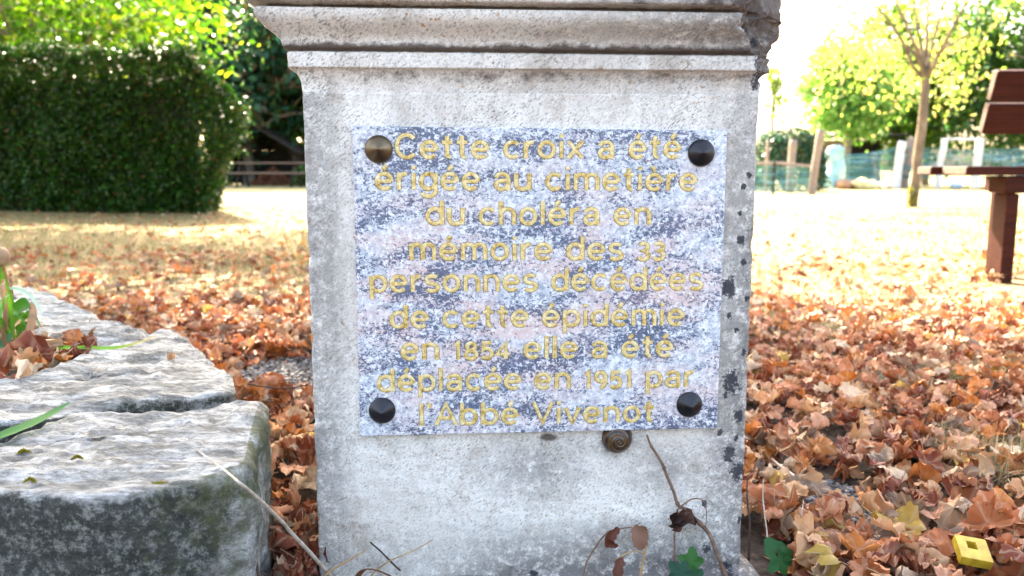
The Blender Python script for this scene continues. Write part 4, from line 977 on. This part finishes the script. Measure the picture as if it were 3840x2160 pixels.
# ------------------------------------------------------------------ bench at right, seen from behind
def bench():
    X0 = 2.064; Y0 = 3.75; t = thing('park_bench', 'dark red-brown plank park bench seen from behind at the right edge', 'bench', (X0 + .9, Y0 + .2, 0))
    off = Vector((X0 + .9, Y0 + .2, 0))
    def plank(name, lo, hi, mat, tilt=0.0, piv=None, parent=t, bev=.006):
        lo = Vector(lo) - off; hi = Vector(hi) - off; m = MB().box(lo, hi)
        if tilt:
            pv = Vector(piv) - off; vs = []
            for v in m.v:
                dy, dz = v[1] - pv.y, v[2] - pv.z; vs.append((v[0], pv.y + dy * math.cos(tilt) - dz * math.sin(tilt), pv.z + dy * math.sin(tilt) + dz * math.cos(tilt)))
            m.v = vs
        return m.build(name, mat, parent, False, bev)
    L = 1.8
    for k, (y, w) in enumerate(((3.75, .155), (3.915, .15), (4.07, .14))):   # three seat planks
        x = X0 + (.05 if k == 1 else 0)
        plank('seat_plank', (x, y, .479), (X0 + L, y + w, .520), M_REDWOOD)
        plank('seat_plank_end', (x - .003, y + .006, .485), (x, y + w - .006, .514), M_WOODEND, bev=0)
    piv = (0, 3.67, .66); tl = R(18)
    for z in (.664, .806):                                        # two back planks, leaning towards the camera
        plank('back_plank', (X0, 3.65, z), (X0 + L, 3.692, z + .132), M_REDWOOD, tl, piv)
        plank('back_plank_end', (X0 - .003, 3.656, z + .006), (X0, 3.686, z + .126), M_WOODEND, tl, piv, bev=0)
    for x in (X0 + .216, X0 + L - .27):
        plank('leg', (x, 3.79, -.05), (x + .058, 3.90, .395), M_REDWOOD)
        plank('seat_bearer', (x - .02, 3.775, .397), (x + .12, 3.915, .476), M_REDWOOD)
        plank('rear_leg', (x + .12, 4.02, -.05), (x + .178, 4.13, .395), M_REDWOOD)
        plank('seat_arm', (x + .123, 3.80, .40), (x + .18, 4.20, .474), M_REDWOOD)
        plank('back_post', (x + .2, 3.694, .45), (x + .27, 3.735, .92), M_REDWOOD, tl, piv)
bench()

# ------------------------------------------------------------------ leaves of hedges and trees
def leaf_cloud(P, size, cols, seed, droop=0.3, jitter=.3, aspect=0.55):
    rr = np.random.default_rng(seed); n = len(P); s = size * rr.uniform(1 - jitter, 1 + jitter, n)
    d = rr.normal(0, 1, (n, 3)); d[:, 2] -= droop; d /= np.linalg.norm(d, axis=1)[:, None]
    e = rr.normal(0, 1, (n, 3)); e -= d * (d * e).sum(1)[:, None]; e /= np.linalg.norm(e, axis=1)[:, None]; f = np.cross(d, e)
    a = P; w = (s * aspect / 2)[:, None]; l = s[:, None]
    V = np.stack([a, a + d * l * .45 + e * w + f * w * .35, a + d * l - f * w * .2, a + d * l * .45 - e * w + f * w * .35], 1).reshape(-1, 3)
    Fq = np.arange(4 * n).reshape(n, 4)
    C = np.array(cols)[rr.integers(len(cols), size=n)] * rr.uniform(.75, 1.25, (n, 1))
    return V, Fq, np.repeat(C, 4, 0)
def clusters(rr, n, ctr, rad, ncl, spread, shell=0.5):
    """leaf points gathered in clumps through an ellipsoid"""
    u = rr.normal(0, 1, (ncl, 3)); u /= np.linalg.norm(u, axis=1)[:, None]; r = rr.uniform(shell, 1, ncl)[:, None] ** .6
    c = np.array(ctr) + u * r * np.array(rad); k = rr.integers(ncl, size=n)
    return c[k] + rr.normal(0, 1, (n, 3)) * spread * rr.uniform(.5, 1.2, (ncl, 1))[k], c
def tree(name, label, base, h_fork, r0, crown_c, crown_r, n, size, cols, seed, ncl=60, spread=.35, branches=7, cat='tree', group=None, mat=None, P=None, bark=None, shell=.5, lean=(0, 0), droop=.3):
    rr = np.random.default_rng(seed); b = Vector(base); t = thing(name, label, cat, b, 0, group)
    cc = np.array(crown_c, float)
    if P is None: P, cl = clusters(rr, n, cc, crown_r, ncl, spread, shell)
    else: cl = P[rr.integers(len(P), size=60)] - np.array(b)
    if len(P) and P is not None and n == 0: P = P - np.array(b)
    mb = MB(); top = Vector((lean[0], lean[1], h_fork))
    pts = smooth_path([Vector((0, 0, -.1)), Vector((lean[0] * .3, lean[1] * .3, h_fork * .35)), Vector((lean[0] * .7, lean[1] * .7, h_fork * .7)), top], 4)
    mb.tube(wobble(pts, r0 * .25, 2.0, seed), [r0 * (1.35 if i == 0 else 1.0) * (1 - .3 * i / len(pts)) for i in range(len(pts))], 10)
    for i in range(branches):
        e = Vector(cl[int(rr.integers(len(cl)))]); m = top.lerp(e, .45) + Vector((0, 0, .12 * (e - top).length))
        br = smooth_path([top, m, e], 4); mb.tube(wobble(br, r0 * .3, 3.0, seed + i), taper(len(br), r0 * .45, r0 * .08), 6)
        for j in range(2):
            nv_ = Vector(rr.normal(0, 1, 3)); nv_.z = abs(nv_.z); e2 = m + nv_ * .35 * (e - top).length; mb.tube([m, m.lerp(e2, .6) + Vector((0, 0, .05)), e2], [r0 * .22, r0 * .14, r0 * .05], 5)
    mb.build('trunk', bark or M_BARK, t)
    V, Fq, C = leaf_cloud(P, size, cols, seed, droop); np_mesh('crown', V, Fq, C, mat or M_FOL, t)
    return t
GREEN = [(.05,.12,.02), (.07,.15,.025), (.09,.17,.03), (.04,.10,.02)]
BRIGHT = [(.12,.27,.015), (.20,.33,.02), (.07,.18,.012), (.32,.40,.03), (.035,.10,.01), (.05,.14,.01)]
YELLOW = [(.44,.44,.16), (.34,.42,.12), (.50,.42,.22), (.24,.36,.08), (.42,.30,.16), (.20,.32,.06)]
DARK = [(.025,.10,.065), (.035,.13,.085), (.05,.13,.05), (.02,.075,.05), (.10,.07,.04)]

# clipped hedge at left
def hedge():
    a = Vector((-3.50, 9.75)); d = Vector((-6.6 + 3.5, 10.45 - 9.75)).normalized(); nrm = Vector((d.y, -d.x)); 
    if nrm.y > 0: nrm = -nrm
    back = Vector((-.30, .954)); b = Vector((a.x, a.y, 0)); Lh, Dh, Hh = 7.5, 1.25, 1.86
    t = thing('hedge', 'large clipped dark green evergreen hedge block on the lawn at left', 'hedge', b)
    rr = np.random.default_rng(8)
    def surf(u, v, w):                                # u along, v depth, w height, all 0..1 ; rounded box, uneven
        return np.stack([d.x * u * Lh + back.x * v * Dh, d.y * u * Lh + back.y * v * Dh, w * Hh], 1)
    def bulge(p, k): return np.array([k * fbm(Vector(q_) * 1.3, 3) for q_ in p])
    pts = []
    def face(n, f, nv):
        p = f(n); q_ = bulge(p, .16)[:, None] * np.array(nv) - np.array(nv) * np.abs(rr.normal(0, .10, n))[:, None]; pts.append(p + q_)
    face(34000, lambda n: surf(rr.uniform(0, .62, n), np.zeros(n), rr.uniform(0, 1, n)), (nrm.x, nrm.y, 0))
    face(11000, lambda n: surf(rr.uniform(0, .62, n), rr.uniform(0, 1, n), np.ones(n)), (0, 0, 1))
    face(12000, lambda n: surf(np.zeros(n), rr.uniform(0, 1, n), rr.uniform(0, 1, n)), (-d.x, -d.y, 0))
    face(6000, lambda n: surf(rr.uniform(0, 1, n), np.ones(n), rr.uniform(0, 1, n)), (-nrm.x, -nrm.y, 0))
    face(8000, lambda n: surf(rr.uniform(.6, 1, n), np.zeros(n), rr.uniform(0, 1, n)), (nrm.x, nrm.y, 0))
    P = np.vstack(pts)
    # tapered foot and rounded head at the end
    w = P[:, 2] / Hh; along = P[:, 0] * d.x + P[:, 1] * d.y
    k = np.exp(-np.clip(along, 0, None) / .5); sh = (np.clip(w - .66, 0, 1) ** 1.5 * 2.4 + np.clip(.35 - w, 0, 1) ** 1.4 * 1.0) * k - .46 * k * np.exp(-((w - .6) / .3) ** 2)
    P[:, 0] += d.x * sh; P[:, 1] += d.y * sh; P[:, 2] += .10 * np.clip(along, 0, 3.5) / 3.5 * w + np.where(w > .9, np.array([.10 * fbm(Vector(q_) * 2.4, 3) for q_ in P]) + np.abs(rr.normal(0, .06, len(P))), 0)
    V, Fq, C = leaf_cloud(P, .055, [(.008,.045,.004), (.014,.075,.005), (.03,.11,.008), (.05,.11,.010), (.010,.045,.004)], 9, .1)
    tip = np.repeat(rr.random(len(P)) < .05, 4); C[tip] = np.array([.14, .08, .02])
    np_mesh('foliage', V, Fq, C, M_HEDGE, t)
    mb = MB(); n_ = 28; vs = []                        # solid dark core added to block light and blacken the hedge's inside
    u0, v0 = .035, .16
    for i in range(n_ + 1):
        for (v, w_) in ((v0, -.02), (v0, .45), (v0, .78), (v0 + .08, .87), (.5, .89), (1 - v0, .85), (1 - v0, -.02)):
            u = lerp(u0, .99, i / n_); p = surf(np.array([u]), np.array([v]), np.array([w_]))[0]; j_ = .07 * mn.noise(Vector(p) * 1.7); vs.append((p[0] + nrm.x * j_, p[1] + nrm.y * j_, p[2] + j_ * (w_ > .1)))
    fs = [(i*7+k, i*7+k+1, (i+1)*7+k+1, (i+1)*7+k) for i in range(n_) for k in range(6)] + [tuple(range(7)), tuple(range(n_*7, n_*7+7))]
    mb.add(vs, fs); mb.build('branches', simple('dark_hedge_core', (.02,.017,.01), (.05,.045,.025), 6, .95, .8, .05), t)  # light-blocking core, no separate boughs inside
hedge()

# bright broad-leaved tree behind the hedge
tree('broadleaf_tree', 'bright yellow-green broad-leaved tree rising behind the clipped hedge', (-7.4, 14.2, 0), 1.6, .12, (-.3, .2, 3.2), (3.0, 2.2, 1.9), 8500, .15, BRIGHT, 21, 110, .36, 9, shell=.15)
tree('broadleaf_tree', 'yellow-green tree at the far left edge beyond the hedge', (-11.5, 16.5, 0), 1.8, .14, (.3, 0, 3.2), (3.2, 2.2, 2.2), 8000, .18, BRIGHT + GREEN, 22, 70, .42, 7, shell=.15)
# dark trees far left
tree('conifer', 'dark blue-green spreading tree between the hedge and the pillar', (-9.9, 31, 0), 1.8, .25, (.6, 0, 4.9), (4.4, 3, 4.0), 14000, .34, DARK, 23, 80, .6, 8, shell=.1)
tree('conifer', 'dark green tree behind the picnic table next to the pillar edge', (-5.4, 33, 0), 1.2, .25, (-1.2, 0, 3.7), (4.4, 2.5, 3.4), 14000, .34, DARK + GREEN, 24, 70, .6, 8, shell=.1)
tree('conifer', 'dark tree far behind the hedge in the left distance', (-18, 33, 0), 1.5, .28, (0, 0, 4.6), (5, 3, 4.2), 9000, .4, DARK + GREEN, 25, 70, .7, 8, shell=.1)
# unseen tree, crown shaped to cast the foreground shade; its trunk stands behind the pillar
def shade_limit(x): return interp(x, [-6, -.5, .1, .6, 1.4, 2.4, 3.2], [5.5, 5.5, 4.0, 2.6, 2.0, 1.3, .6])
pts = []
for _ in range(560):
    x = rng.uniform(-5.2, 2.6); lim = shade_limit(x); y = rng.uniform(-2.0, lim - .25); z = rng.uniform(3.1, 5.2)
    c = np.array([x, y, 0]) + np.array(sun_dir) * (z / sun_dir.z); k = 26
    pts.append(c + rng.normal(0, 1, (k, 3)) * np.array([.26, .26, .22]))
for _ in range(70):                                  # extra leaf clusters placed to shade the near litter right of the pillar
    c = np.array([rng.uniform(.1, 1.0), rng.uniform(.6, 1.9), 0]) + np.array(sun_dir) * (rng.uniform(3.2, 5.0) / sun_dir.z)
    pts.append(c + rng.normal(0, 1, (26, 3)) * np.array([.24, .24, .2]))
for _ in range(170):                                 # thinner leaf clusters placed for broken shade on the lawn at left
    c = np.array([rng.uniform(-7.5, -.9), rng.uniform(4.6, 6.9), 0]); c = c + np.array(sun_dir) * (rng.uniform(3.4, 5.2) / sun_dir.z)
    pts.append(c + rng.normal(0, 1, (26, 3)) * np.array([.22, .22, .2]))
PS = np.vstack(pts)
tree('shade_tree', 'spreading unseen plane tree behind the stone pillar, crown shaped to shade the foreground', (-.5, 6.6, 0), 2.9, .16, (0, 0, 0), (1, 1, 1), 0, .19, GREEN + BRIGHT[:2], 26, branches=16, P=PS)

# young yellow tree at right
def young_tree():
    b = Vector((5.83, 11.98, 0)); t = thing('young_tree', 'slender young tree with pale trunk and yellow autumn leaves', 'tree', b)
    def L(px, py, dy=0): return at_y(px, py, 11.98 + dy) - b
    mb = MB(); tr = smooth_path([L(3415, 790), L(3432, 700), L(3438, 620), L(3452, 520), L(3462, 420), L(3470, 320), L(3474, 250)], 4)
    mb.tube(wobble(tr, .012, 5, 2), [.088] * 2 + taper(len(tr) - 2, .070, .058), 12)
    rr = random.Random(5)
    for ends in (((3420,240),(3370,130),(3290,20),(3250,-90)), ((3440,190),(3385,60),(3330,-60)), ((3474,180),(3478,60),(3480,-120)), ((3490,200),(3520,80),(3560,-80)), ((3505,230),(3560,130),(3620,10),(3660,-100)), ((3440,225),(3400,170),(3360,150),(3300,120)), ((3460,190),(3440,90),(3425,-40)), ((3520,200),(3580,160),(3640,120))):
        dy = rr.uniform(-.6, .6); p = smooth_path([L(3472, 300)] + [L(x, y, dy * (i + 1) / 3) for i, (x, y) in enumerate(ends)], 4); mb.tube(wobble(p, .02, 3, rr.randrange(99)), taper(len(p), .034, .010), 7)
    mb.build('trunk', simple('pale_bark', (.09,.07,.05), (.24,.19,.14), 10, .9, .6, .01, .1, 0, (1, 1, .5)), t)
    r2 = np.random.default_rng(31)
    A, _ = clusters(r2, 4200, np.array(L(3400, 60)), (1.75, 1.2, 1.5), 70, .20, .1); B, _ = clusters(r2, 1500, np.array(L(3260, 120)), (.8, .7, .5), 26, .16, .1); D, _ = clusters(r2, 1300, np.array(L(3600, 230)), (.8, .7, .65), 26, .16, .1)
    E_, _ = clusters(r2, 3000, np.array(L(3460, -250)), (2, 1.6, 1.2), 50, .25, .1)
    V, Fq, C = leaf_cloud(np.vstack([A[::3], B[::3], D[::2], E_[::2]]) + np.array([0, .55, 0]), .085, YELLOW, 32, .7); np_mesh('crown', V, Fq, C, M_FOL, t)
    r3 = np.random.default_rng(3); PM_ = np.array([L(3412, y) for y in r3.uniform(705, 775, 350)]) + r3.normal(0, .035, (350, 3)) * np.array([1, 1, .6]); PM_[:, 1] -= .06
    V, Fq, C = leaf_cloud(PM_, .04, [(.16,.15,.02), (.24,.20,.03), (.10,.11,.02)], 33, .2); np_mesh('moss', V, Fq, C, M_FOL, t)
young_tree()
# green trees of the garden behind
tree('garden_tree', 'light green round tree left of the young yellow tree behind the netting', (10.9, 27, 0), 1.6, .14, (.0, 0, 3.05), (1.75, 1.4, 1.55), 10000, .19, [(.18,.38,.08), (.26,.44,.12), (.12,.30,.06), (.30,.44,.14)], 41, 70, .30, 7, shell=.1)
tree('garden_tree', 'green tree close behind the trunk of the young yellow tree', (15.0, 30, 0), 1.4, .16, (-.4, 0, 3.6), (2.5, 2, 3.2), 13000, .22, GREEN + BRIGHT[:3], 42, 90, .40, 7, shell=.1)
tree('garden_tree', 'darker green dense tree behind the bench backrest', (17.4, 27.5, 0), 1.0, .18, (.1, 0, 3.6), (3.5, 2, 3.7), 19000, .22, GREEN + DARK[2:3], 43, 110, .40, 8, shell=.1)
tree('garden_tree', 'tall green tree beyond the right edge of the photo', (27, 33, 0), 2.0, .25, (0, 0, 5), (5, 3, 4.2), 9000, .34, GREEN, 44, 70, .6, 8, shell=.1)
tree('garden_tree', 'tall tree hidden behind the pillar in the distance', (2.5, 42, 0), 2.5, .3, (0, 0, 5.5), (6, 3, 4.5), 9000, .42, GREEN, 45, 70, .7, 8, shell=.1)
tree('sapling', 'thin sapling with sparse leaves just right of the pillar edge', (7.05, 22.3, 0), 2.1, .055, (.0, 0, 2.6), (.28, .28, 1.2), 260, .16, [(.16,.25,.05), (.20,.28,.08)], 46, 14, .12, 5, shell=.1, lean=(-.1, 0))
# dark clipped bush next to the pillar's right edge
def bush(label, base, rad, n, size, cols, seed):
    b = Vector(base); t = thing('bush', label, 'bush', b); rr = np.random.default_rng(seed)
    u = rr.normal(0, 1, (n, 3)); u /= np.linalg.norm(u, axis=1)[:, None]; u[:, 2] = np.abs(u[:, 2]); u = np.sign(u) * np.abs(u) ** .7
    P = u * np.array(rad) * rr.uniform(.75, 1.04, n)[:, None]
    P *= (1 + .10 * np.array([fbm(Vector(q_) * 2.2, 3) for q_ in P]))[:, None]
    V, Fq, C = leaf_cloud(P, size, cols, seed); np_mesh('foliage', V, Fq, C, M_HEDGE, t)
    mb = MB(); 
    for i in range(9): mb.tube([Vector((0, 0, -.05)), Vector((rr.normal(0, .2) * rad[0], rr.normal(0, .2) * rad[1], rad[2] * .4)), Vector((rr.normal(0, .4) * rad[0], rr.normal(0, .4) * rad[1], rad[2] * .8))], [.05, .03, .012], 6)
    mb.build('branches', M_BARK, t)
bush('dark green dense bush right beside the pillar edge behind the raised bed', (7.15, 21.5, 0), (.95, .8, 1.55), 6500, .11, DARK + GREEN[3:], 51)
bush('leafy green bush under the bench level at the far right fence', (19.2, 26.3, 0), (1.8, .9, 1.25), 6000, .15, GREEN + BRIGHT[2:3], 52)
bush('low green shrub beside the picnic table near the pillar', (-6.4, 28.2, 0), (1.1, .8, .75), 3000, .12, GREEN, 53)
bush('dark green shrub between hedge end and picnic table', (-10.9, 28.8, 0), (1.0, .8, .9), 3000, .13, DARK + GREEN, 54)

# ------------------------------------------------------------------ dark hollow and picnic table at far left
def hollow():  # gabled timber shape added for the dark hollow under the tree
    b = Vector((-9.2, 29.8, 0)); t = thing('hollow', 'open-fronted gabled timber shape standing in for a dark hollow behind the picnic table', 'hollow', b)
    w, h, hr, dp = 1.35, 1.25, 2.05, 1.8
    MB().box((-w, dp, 0), (w, dp + .06, h)).add([(-w, dp, h + .002), (w, dp, h + .002), (0, dp, hr)], [(0, 1, 2)]).build('back_wall', M_DARKWOOD, t, False)
    for s in (-1, 1): MB().box((s * w - .05, 0, 0), (s * w + .05, dp - .003, h)).build('side_wall', M_DARKWOOD, t, False)
    for s in (-1, 1):
        n = Vector((s * (hr - h), 0, w)).normalized() * .07; a, c, d, e = Vector((0, -.25, hr)), Vector((s * (w + .25), -.25, h - .16)), Vector((s * (w + .25), dp + .2, h - .16)), Vector((0, dp + .2, hr))
        MB().add([a, c, d, e, a + n, c + n, d + n, e + n], [(0, 1, 2, 3), (7, 6, 5, 4), (0, 4, 5, 1), (1, 5, 6, 2), (2, 6, 7, 3), (3, 7, 4, 0)]).build('roof_slope', M_DARKWOOD, t, False)
    b2 = Vector((-8.4, 29.0, 0)); rr = np.random.default_rng(3); n = 900; a = rr.uniform(0, 6.283, n); q_ = np.sqrt(rr.uniform(0, 1, n)); P = np.stack([np.cos(a) * q_ * .75, np.sin(a) * q_ * .5, .58 * (1 - q_) + .02], 1)
    V, Fq, C = leaf_cloud(P, .12, [(.20,.07,.035), (.14,.05,.03), (.26,.11,.06)], 5); o = np_mesh('leaf_heap', V, Fq, C, M_FOL); o.location = b2
    tag(o, 'reddish-brown heap of leaves seen under the picnic table top', 'leaf heap')
hollow()
def picnic_table():
    b = Vector((-7.7, 26.2, 0)); t = thing('picnic_table', 'grey wooden picnic table with benches at the back of the lawn', 'picnic table', b)
    for k in range(4): MB().box((-1.35, -.36 + k * .185, .715), (1.35, -.36 + k * .185 + .165, .76)).build('top_plank', M_BROWNWOOD, t, False, .006)
    for s in (-1, 1): MB().box((-1.5, s * .72 - .13, .40), (1.5, s * .72 + .13, .45)).build('bench_plank', M_BROWNWOOD, t, False, .006)
    for x in (-.85, .85):
        for s in (-1, 1): MB().tube([(x, s * .60, 0), (x, s * .18, .71)], .045, 6).build('leg', M_DARKWOOD, t, False)
        MB().box((x - .04, -.80, .345), (x + .04, .80, .395)).build('cross_beam', M_DARKWOOD, t, False)
picnic_table()

# ------------------------------------------------------------------ garden fence, posts, netting at right
M_NET = None
def net_material():
    g = G('green_netting', .6, .3); v = g.coord('Object'); s = g.sep(v)
    st_ = g.noise(g.coord('Object', (.5, .5, 7)), 3.0, 4, .6)
    g.col(g.ramp(st_, [(.35, (.03, .12, .13)), (.52, (.10, .27, .28)), (.66, (.32, .50, .52))]))
    # knitted mesh: real holes of the net
    tr = g.n('ShaderNodeBsdfTransparent'); wv = g.n('ShaderNodeTexChecker', None, {'Vector': v, 'Scale': 90.0}).outputs['Fac']
    ms = g.n('ShaderNodeMixShader', None, {0: g.math('ADD', g.math('MULTIPLY', wv, .42), .42), 1: g.b.outputs[0], 2: tr.outputs[0]}); g.t.links.new(ms.outputs[0], g.out.inputs[0])
    return g.m
M_NET = net_material()
def netting(label, p0, p1, z0a, z1a, z0b, z1b, sag, seed, bulge=.2):
    a = Vector(p0); d = Vector(p1) - a; n, m = 40, 14; vs = []
    nv = Vector((d.y, -d.x, 0)).normalized()
    for i in range(n + 1):
        u = i / n
        for j in range(m + 1):
            v = j / m; top = lerp(z1a, z1b, u) - sag * 4 * u * (1 - u); bot = lerp(z0a, z0b, u)
            fold = .05 * math.sin(v * 21 + 2.0 * mn.noise(Vector((u * 4, v * 2, seed)))) + bulge * mn.noise(Vector((u * 3, v * 2, seed)))
            q_ = d * u + nv * fold; vs.append((q_.x, q_.y, lerp(bot, top, v)))
    fs = [(i*(m+1)+j, (i+1)*(m+1)+j, (i+1)*(m+1)+j+1, i*(m+1)+j+1) for i in range(n) for j in range(m)]
    o = MB().add(vs, fs).build('garden_netting', M_NET); o.location = a
    s_ = o.modifiers.new('thickness', 'SOLIDIFY'); s_.thickness = .012
    tag(o, label, 'netting', 'green netting hung between the garden posts')
def G_(px, Y): p = at_y(px, 700, Y); return (p.x, Y, 0)
def ztop(py, Y): return at_y(1920, py, Y).z
YF = 25.0
netting('teal garden netting sagging between the turquoise sheet and first white post', G_(3085, YF), G_(3365, YF), .12, ztop(575, YF), .12, ztop(545, YF), .12, 1)
netting('teal netting between the first white post and the young tree trunk side', G_(3365, YF), G_(3520, YF), .25, ztop(548, YF), .25, ztop(552, YF), .05, 2)
netting('teal netting between the two white posts right of the young tree', G_(3520, YF), G_(3660, YF), .30, ztop(552, YF), .30, ztop(560, YF), .06, 3)
netting('teal netting stretching right behind the park bench seat', G_(3660, YF), G_(4150, YF), .25, ztop(560, YF), .25, ztop(515, YF), .1, 4)
def post(label, px, py_top, Y, r, mat, lean=0.0, cat='post', foot=None):
    b = Vector(G_(px, Y)); z = ztop(py_top, Y)
    rr = random.Random(px); p = smooth_path([Vector((0, 0, -.1)), Vector((lean * .4, 0, z * .5)), Vector((lean, 0, z))], 5)
    vs = MB().tube(wobble(p, r * .25, 2, px), [r * rr.uniform(.9, 1.1) for _ in p], 8); o = vs.build('fence_post', mat); o.location = b
    return tag(o, label, cat, 'wooden posts of the garden fence')
post('brown leaning fence post before the light green tree, nearest to camera', 3045, 485, 17.9, .085, M_OLDWOOD, .14)
post('thin grey post in front of the dark bush beside the pillar', 2872, 525, 19.5, .04, M_OLDWOOD)
post('stout pale grey post right of the dark bush', 2962, 525, 19.0, .085, M_OLDWOOD, .03)
post('white fence post left of the young tree trunk', 3358, 530, YF - .2, .13, M_WHITEPOST, .12)
post('brown post standing next to the white post left of the young tree', 3392, 518, YF + .1, .11, M_OLDWOOD, .10)
post('white fence post between young tree and bench', 3515, 520, YF - .2, .10, M_WHITEPOST, .12)
post('white post with a brown shadow side nearest the bench', 3655, 520, YF - .2, .12, M_WHITEPOST, .05)
post('weathered stake leaning left inside the netting', 3295, 575, YF + .5, .08, M_OLDWOOD, -.22)
rl = MB().tube(rel([Vector(G_(3515, YF - .2)) + Vector((.12, -.02, ztop(523, YF))), Vector(G_(3655, YF - .2)) + Vector((.05, -.02, ztop(523, YF)))], G_(3515, YF - .2)), .04, 6).build('fence_rail', M_WHITEPOST); rl.location = G_(3515, YF - .2)
tag(rl, 'pale wooden rail joining the tops of two white posts', 'rail')
# lean-to with a dark opening
def lean_to():
    b = Vector(G_(3185, 28.5)); t = thing('garden_shed', 'low dark garden lean-to with flat roof below the light green tree', 'shed', b); h = ztop(510, 28.5)
    MB().box((-1.3, 1.4, 0), (1.6, 1.46, h - .1)).build('back_wall', M_DARKWOOD, t, False)
    MB().box((-1.0, .1, 0), (-.02, .18, h - .18)).build('front_panel', M_OLDWOOD, t, False)
    for x in (-1.25, 1.55): MB().box((x - .05, -.02, 0), (x + .05, .08, h - .1)).build('roof_post', M_DARKWOOD, t, False)
    MB().add([(-1.55, -.3, h - .10), (1.9, -.3, h - .02), (1.9, 1.7, h + .12), (-1.55, 1.7, h + .05), (-1.55, -.3, h - .02), (1.9, -.3, h + .06), (1.9, 1.7, h + .2), (-1.55, 1.7, h + .13)], [(3, 2, 1, 0), (4, 5, 6, 7), (0, 1, 5, 4), (1, 2, 6, 5), (2, 3, 7, 6), (3, 0, 4, 7)]).build('roof', M_DARKWOOD, t, False)
lean_to()
netting('low grey-green wire netting fence just right of the pillar edge', G_(2770, 18.2), G_(3050, 18.0), .02, ztop(612, 18), .02, ztop(628, 18), .03, 9, .05)
post('short dark stake holding the low wire netting', 2900, 606, 18.1, .03, M_DARKWOOD)
rl = MB().tube([(0, 0, 0), (.8, .02, .01), (1.55, 0, -.06)], .035, 6).build('fence_rail', M_OLDWOOD); rl.location = Vector(G_(2780, 18.1)) + Vector((0, 0, ztop(614, 18)))
tag(rl, 'sun-bleached rail along the top of the low wire netting by the pillar', 'rail')
# turquoise sheet, tumbled pots and logs at the fence foot
def sheet():
    b = Vector(G_(3128, 23.5)); n, m = 24, 18; vs = []; zt = ztop(545, 23.5)
    for i in range(n + 1):
        u = i / n; a = 2 * math.pi * u
        for j in range(m + 1):
            v = j / m; r = (.30 - .12 * v + .10 * math.sin(3 * a + 4 * v) * (1 - v * .4) + .16 * mn.noise(Vector((math.cos(a) * 1.5, math.sin(a) * 1.5, v * 3)))) * (1 if v < .97 else .4)
            vs.append((r * math.cos(a), r * math.sin(a) * .6, v * zt))
    fs = [(i*(m+1)+j, (i+1)*(m+1)+j, (i+1)*(m+1)+j+1, i*(m+1)+j+1) for i in range(n) for j in range(m)]
    o = MB().add(vs, fs).build('plastic_sheet', simple('turquoise_plastic', (.10,.30,.34), (.40,.58,.60), 4, .35, .4, .02, .5)); o.location = b
    tag(o, 'crumpled pale turquoise plastic sheet bundled upright at the garden fence', 'plastic sheet')
sheet()
def rock(label, px, Y, r, col1, col2, seed, name='garden_stone'):
    b = Vector(G_(px, Y)); vs = []; n, m = 16, 10
    for i in range(m + 1):
        th = math.pi * i / m
        for k in range(n):
            ph = 2 * math.pi * k / n; v = Vector((math.sin(th) * math.cos(ph), math.sin(th) * math.sin(ph), math.cos(th) * .7 + .45)); vs.append(v * r * (1 + .3 * fbm(v * 1.7 + Vector((seed, 0, 0)), 3)))
    fs = [(i*n+k, (i+1)*n+k, (i+1)*n+(k+1) % n, i*n+(k+1) % n) for i in range(m) for k in range(n)]
    o = MB().add(vs, fs).build(name, simple('stone_' + str(seed), col1, col2, 6, .9, .5, .01)); o.location = b; tag(o, label, 'stone', 'stones along the foot of the garden fence')
YS = 23.0
for k, (px, r, c, lab) in enumerate(((3072, .12, (.35,.33,.27), 'small pale stone left of the turquoise sheet'), (3165, .22, (.30,.17,.10), 'rusty brown stone right of the turquoise sheet'), (3195, .17, (.36,.22,.14), 'second rusty stone beside the turquoise sheet'),
    (3232, .24, (.50,.42,.22), 'large straw-coloured stone heap piece midway along the netting'), (3262, .20, (.52,.46,.26), 'pale yellow stone left of the leaning stake'), (3300, .15, (.48,.45,.36), 'pale round stone at the leaning stake'), (3330, .14, (.40,.38,.30), 'grey stone nearest to the white post'), (3585, .16, (.22,.30,.36), 'bluish stone below the netting before the bench'))):
    rock(lab, px, YS + .15 * (k % 3), r, c, tuple(min(.7, x * 1.5) for x in c), k + 60)
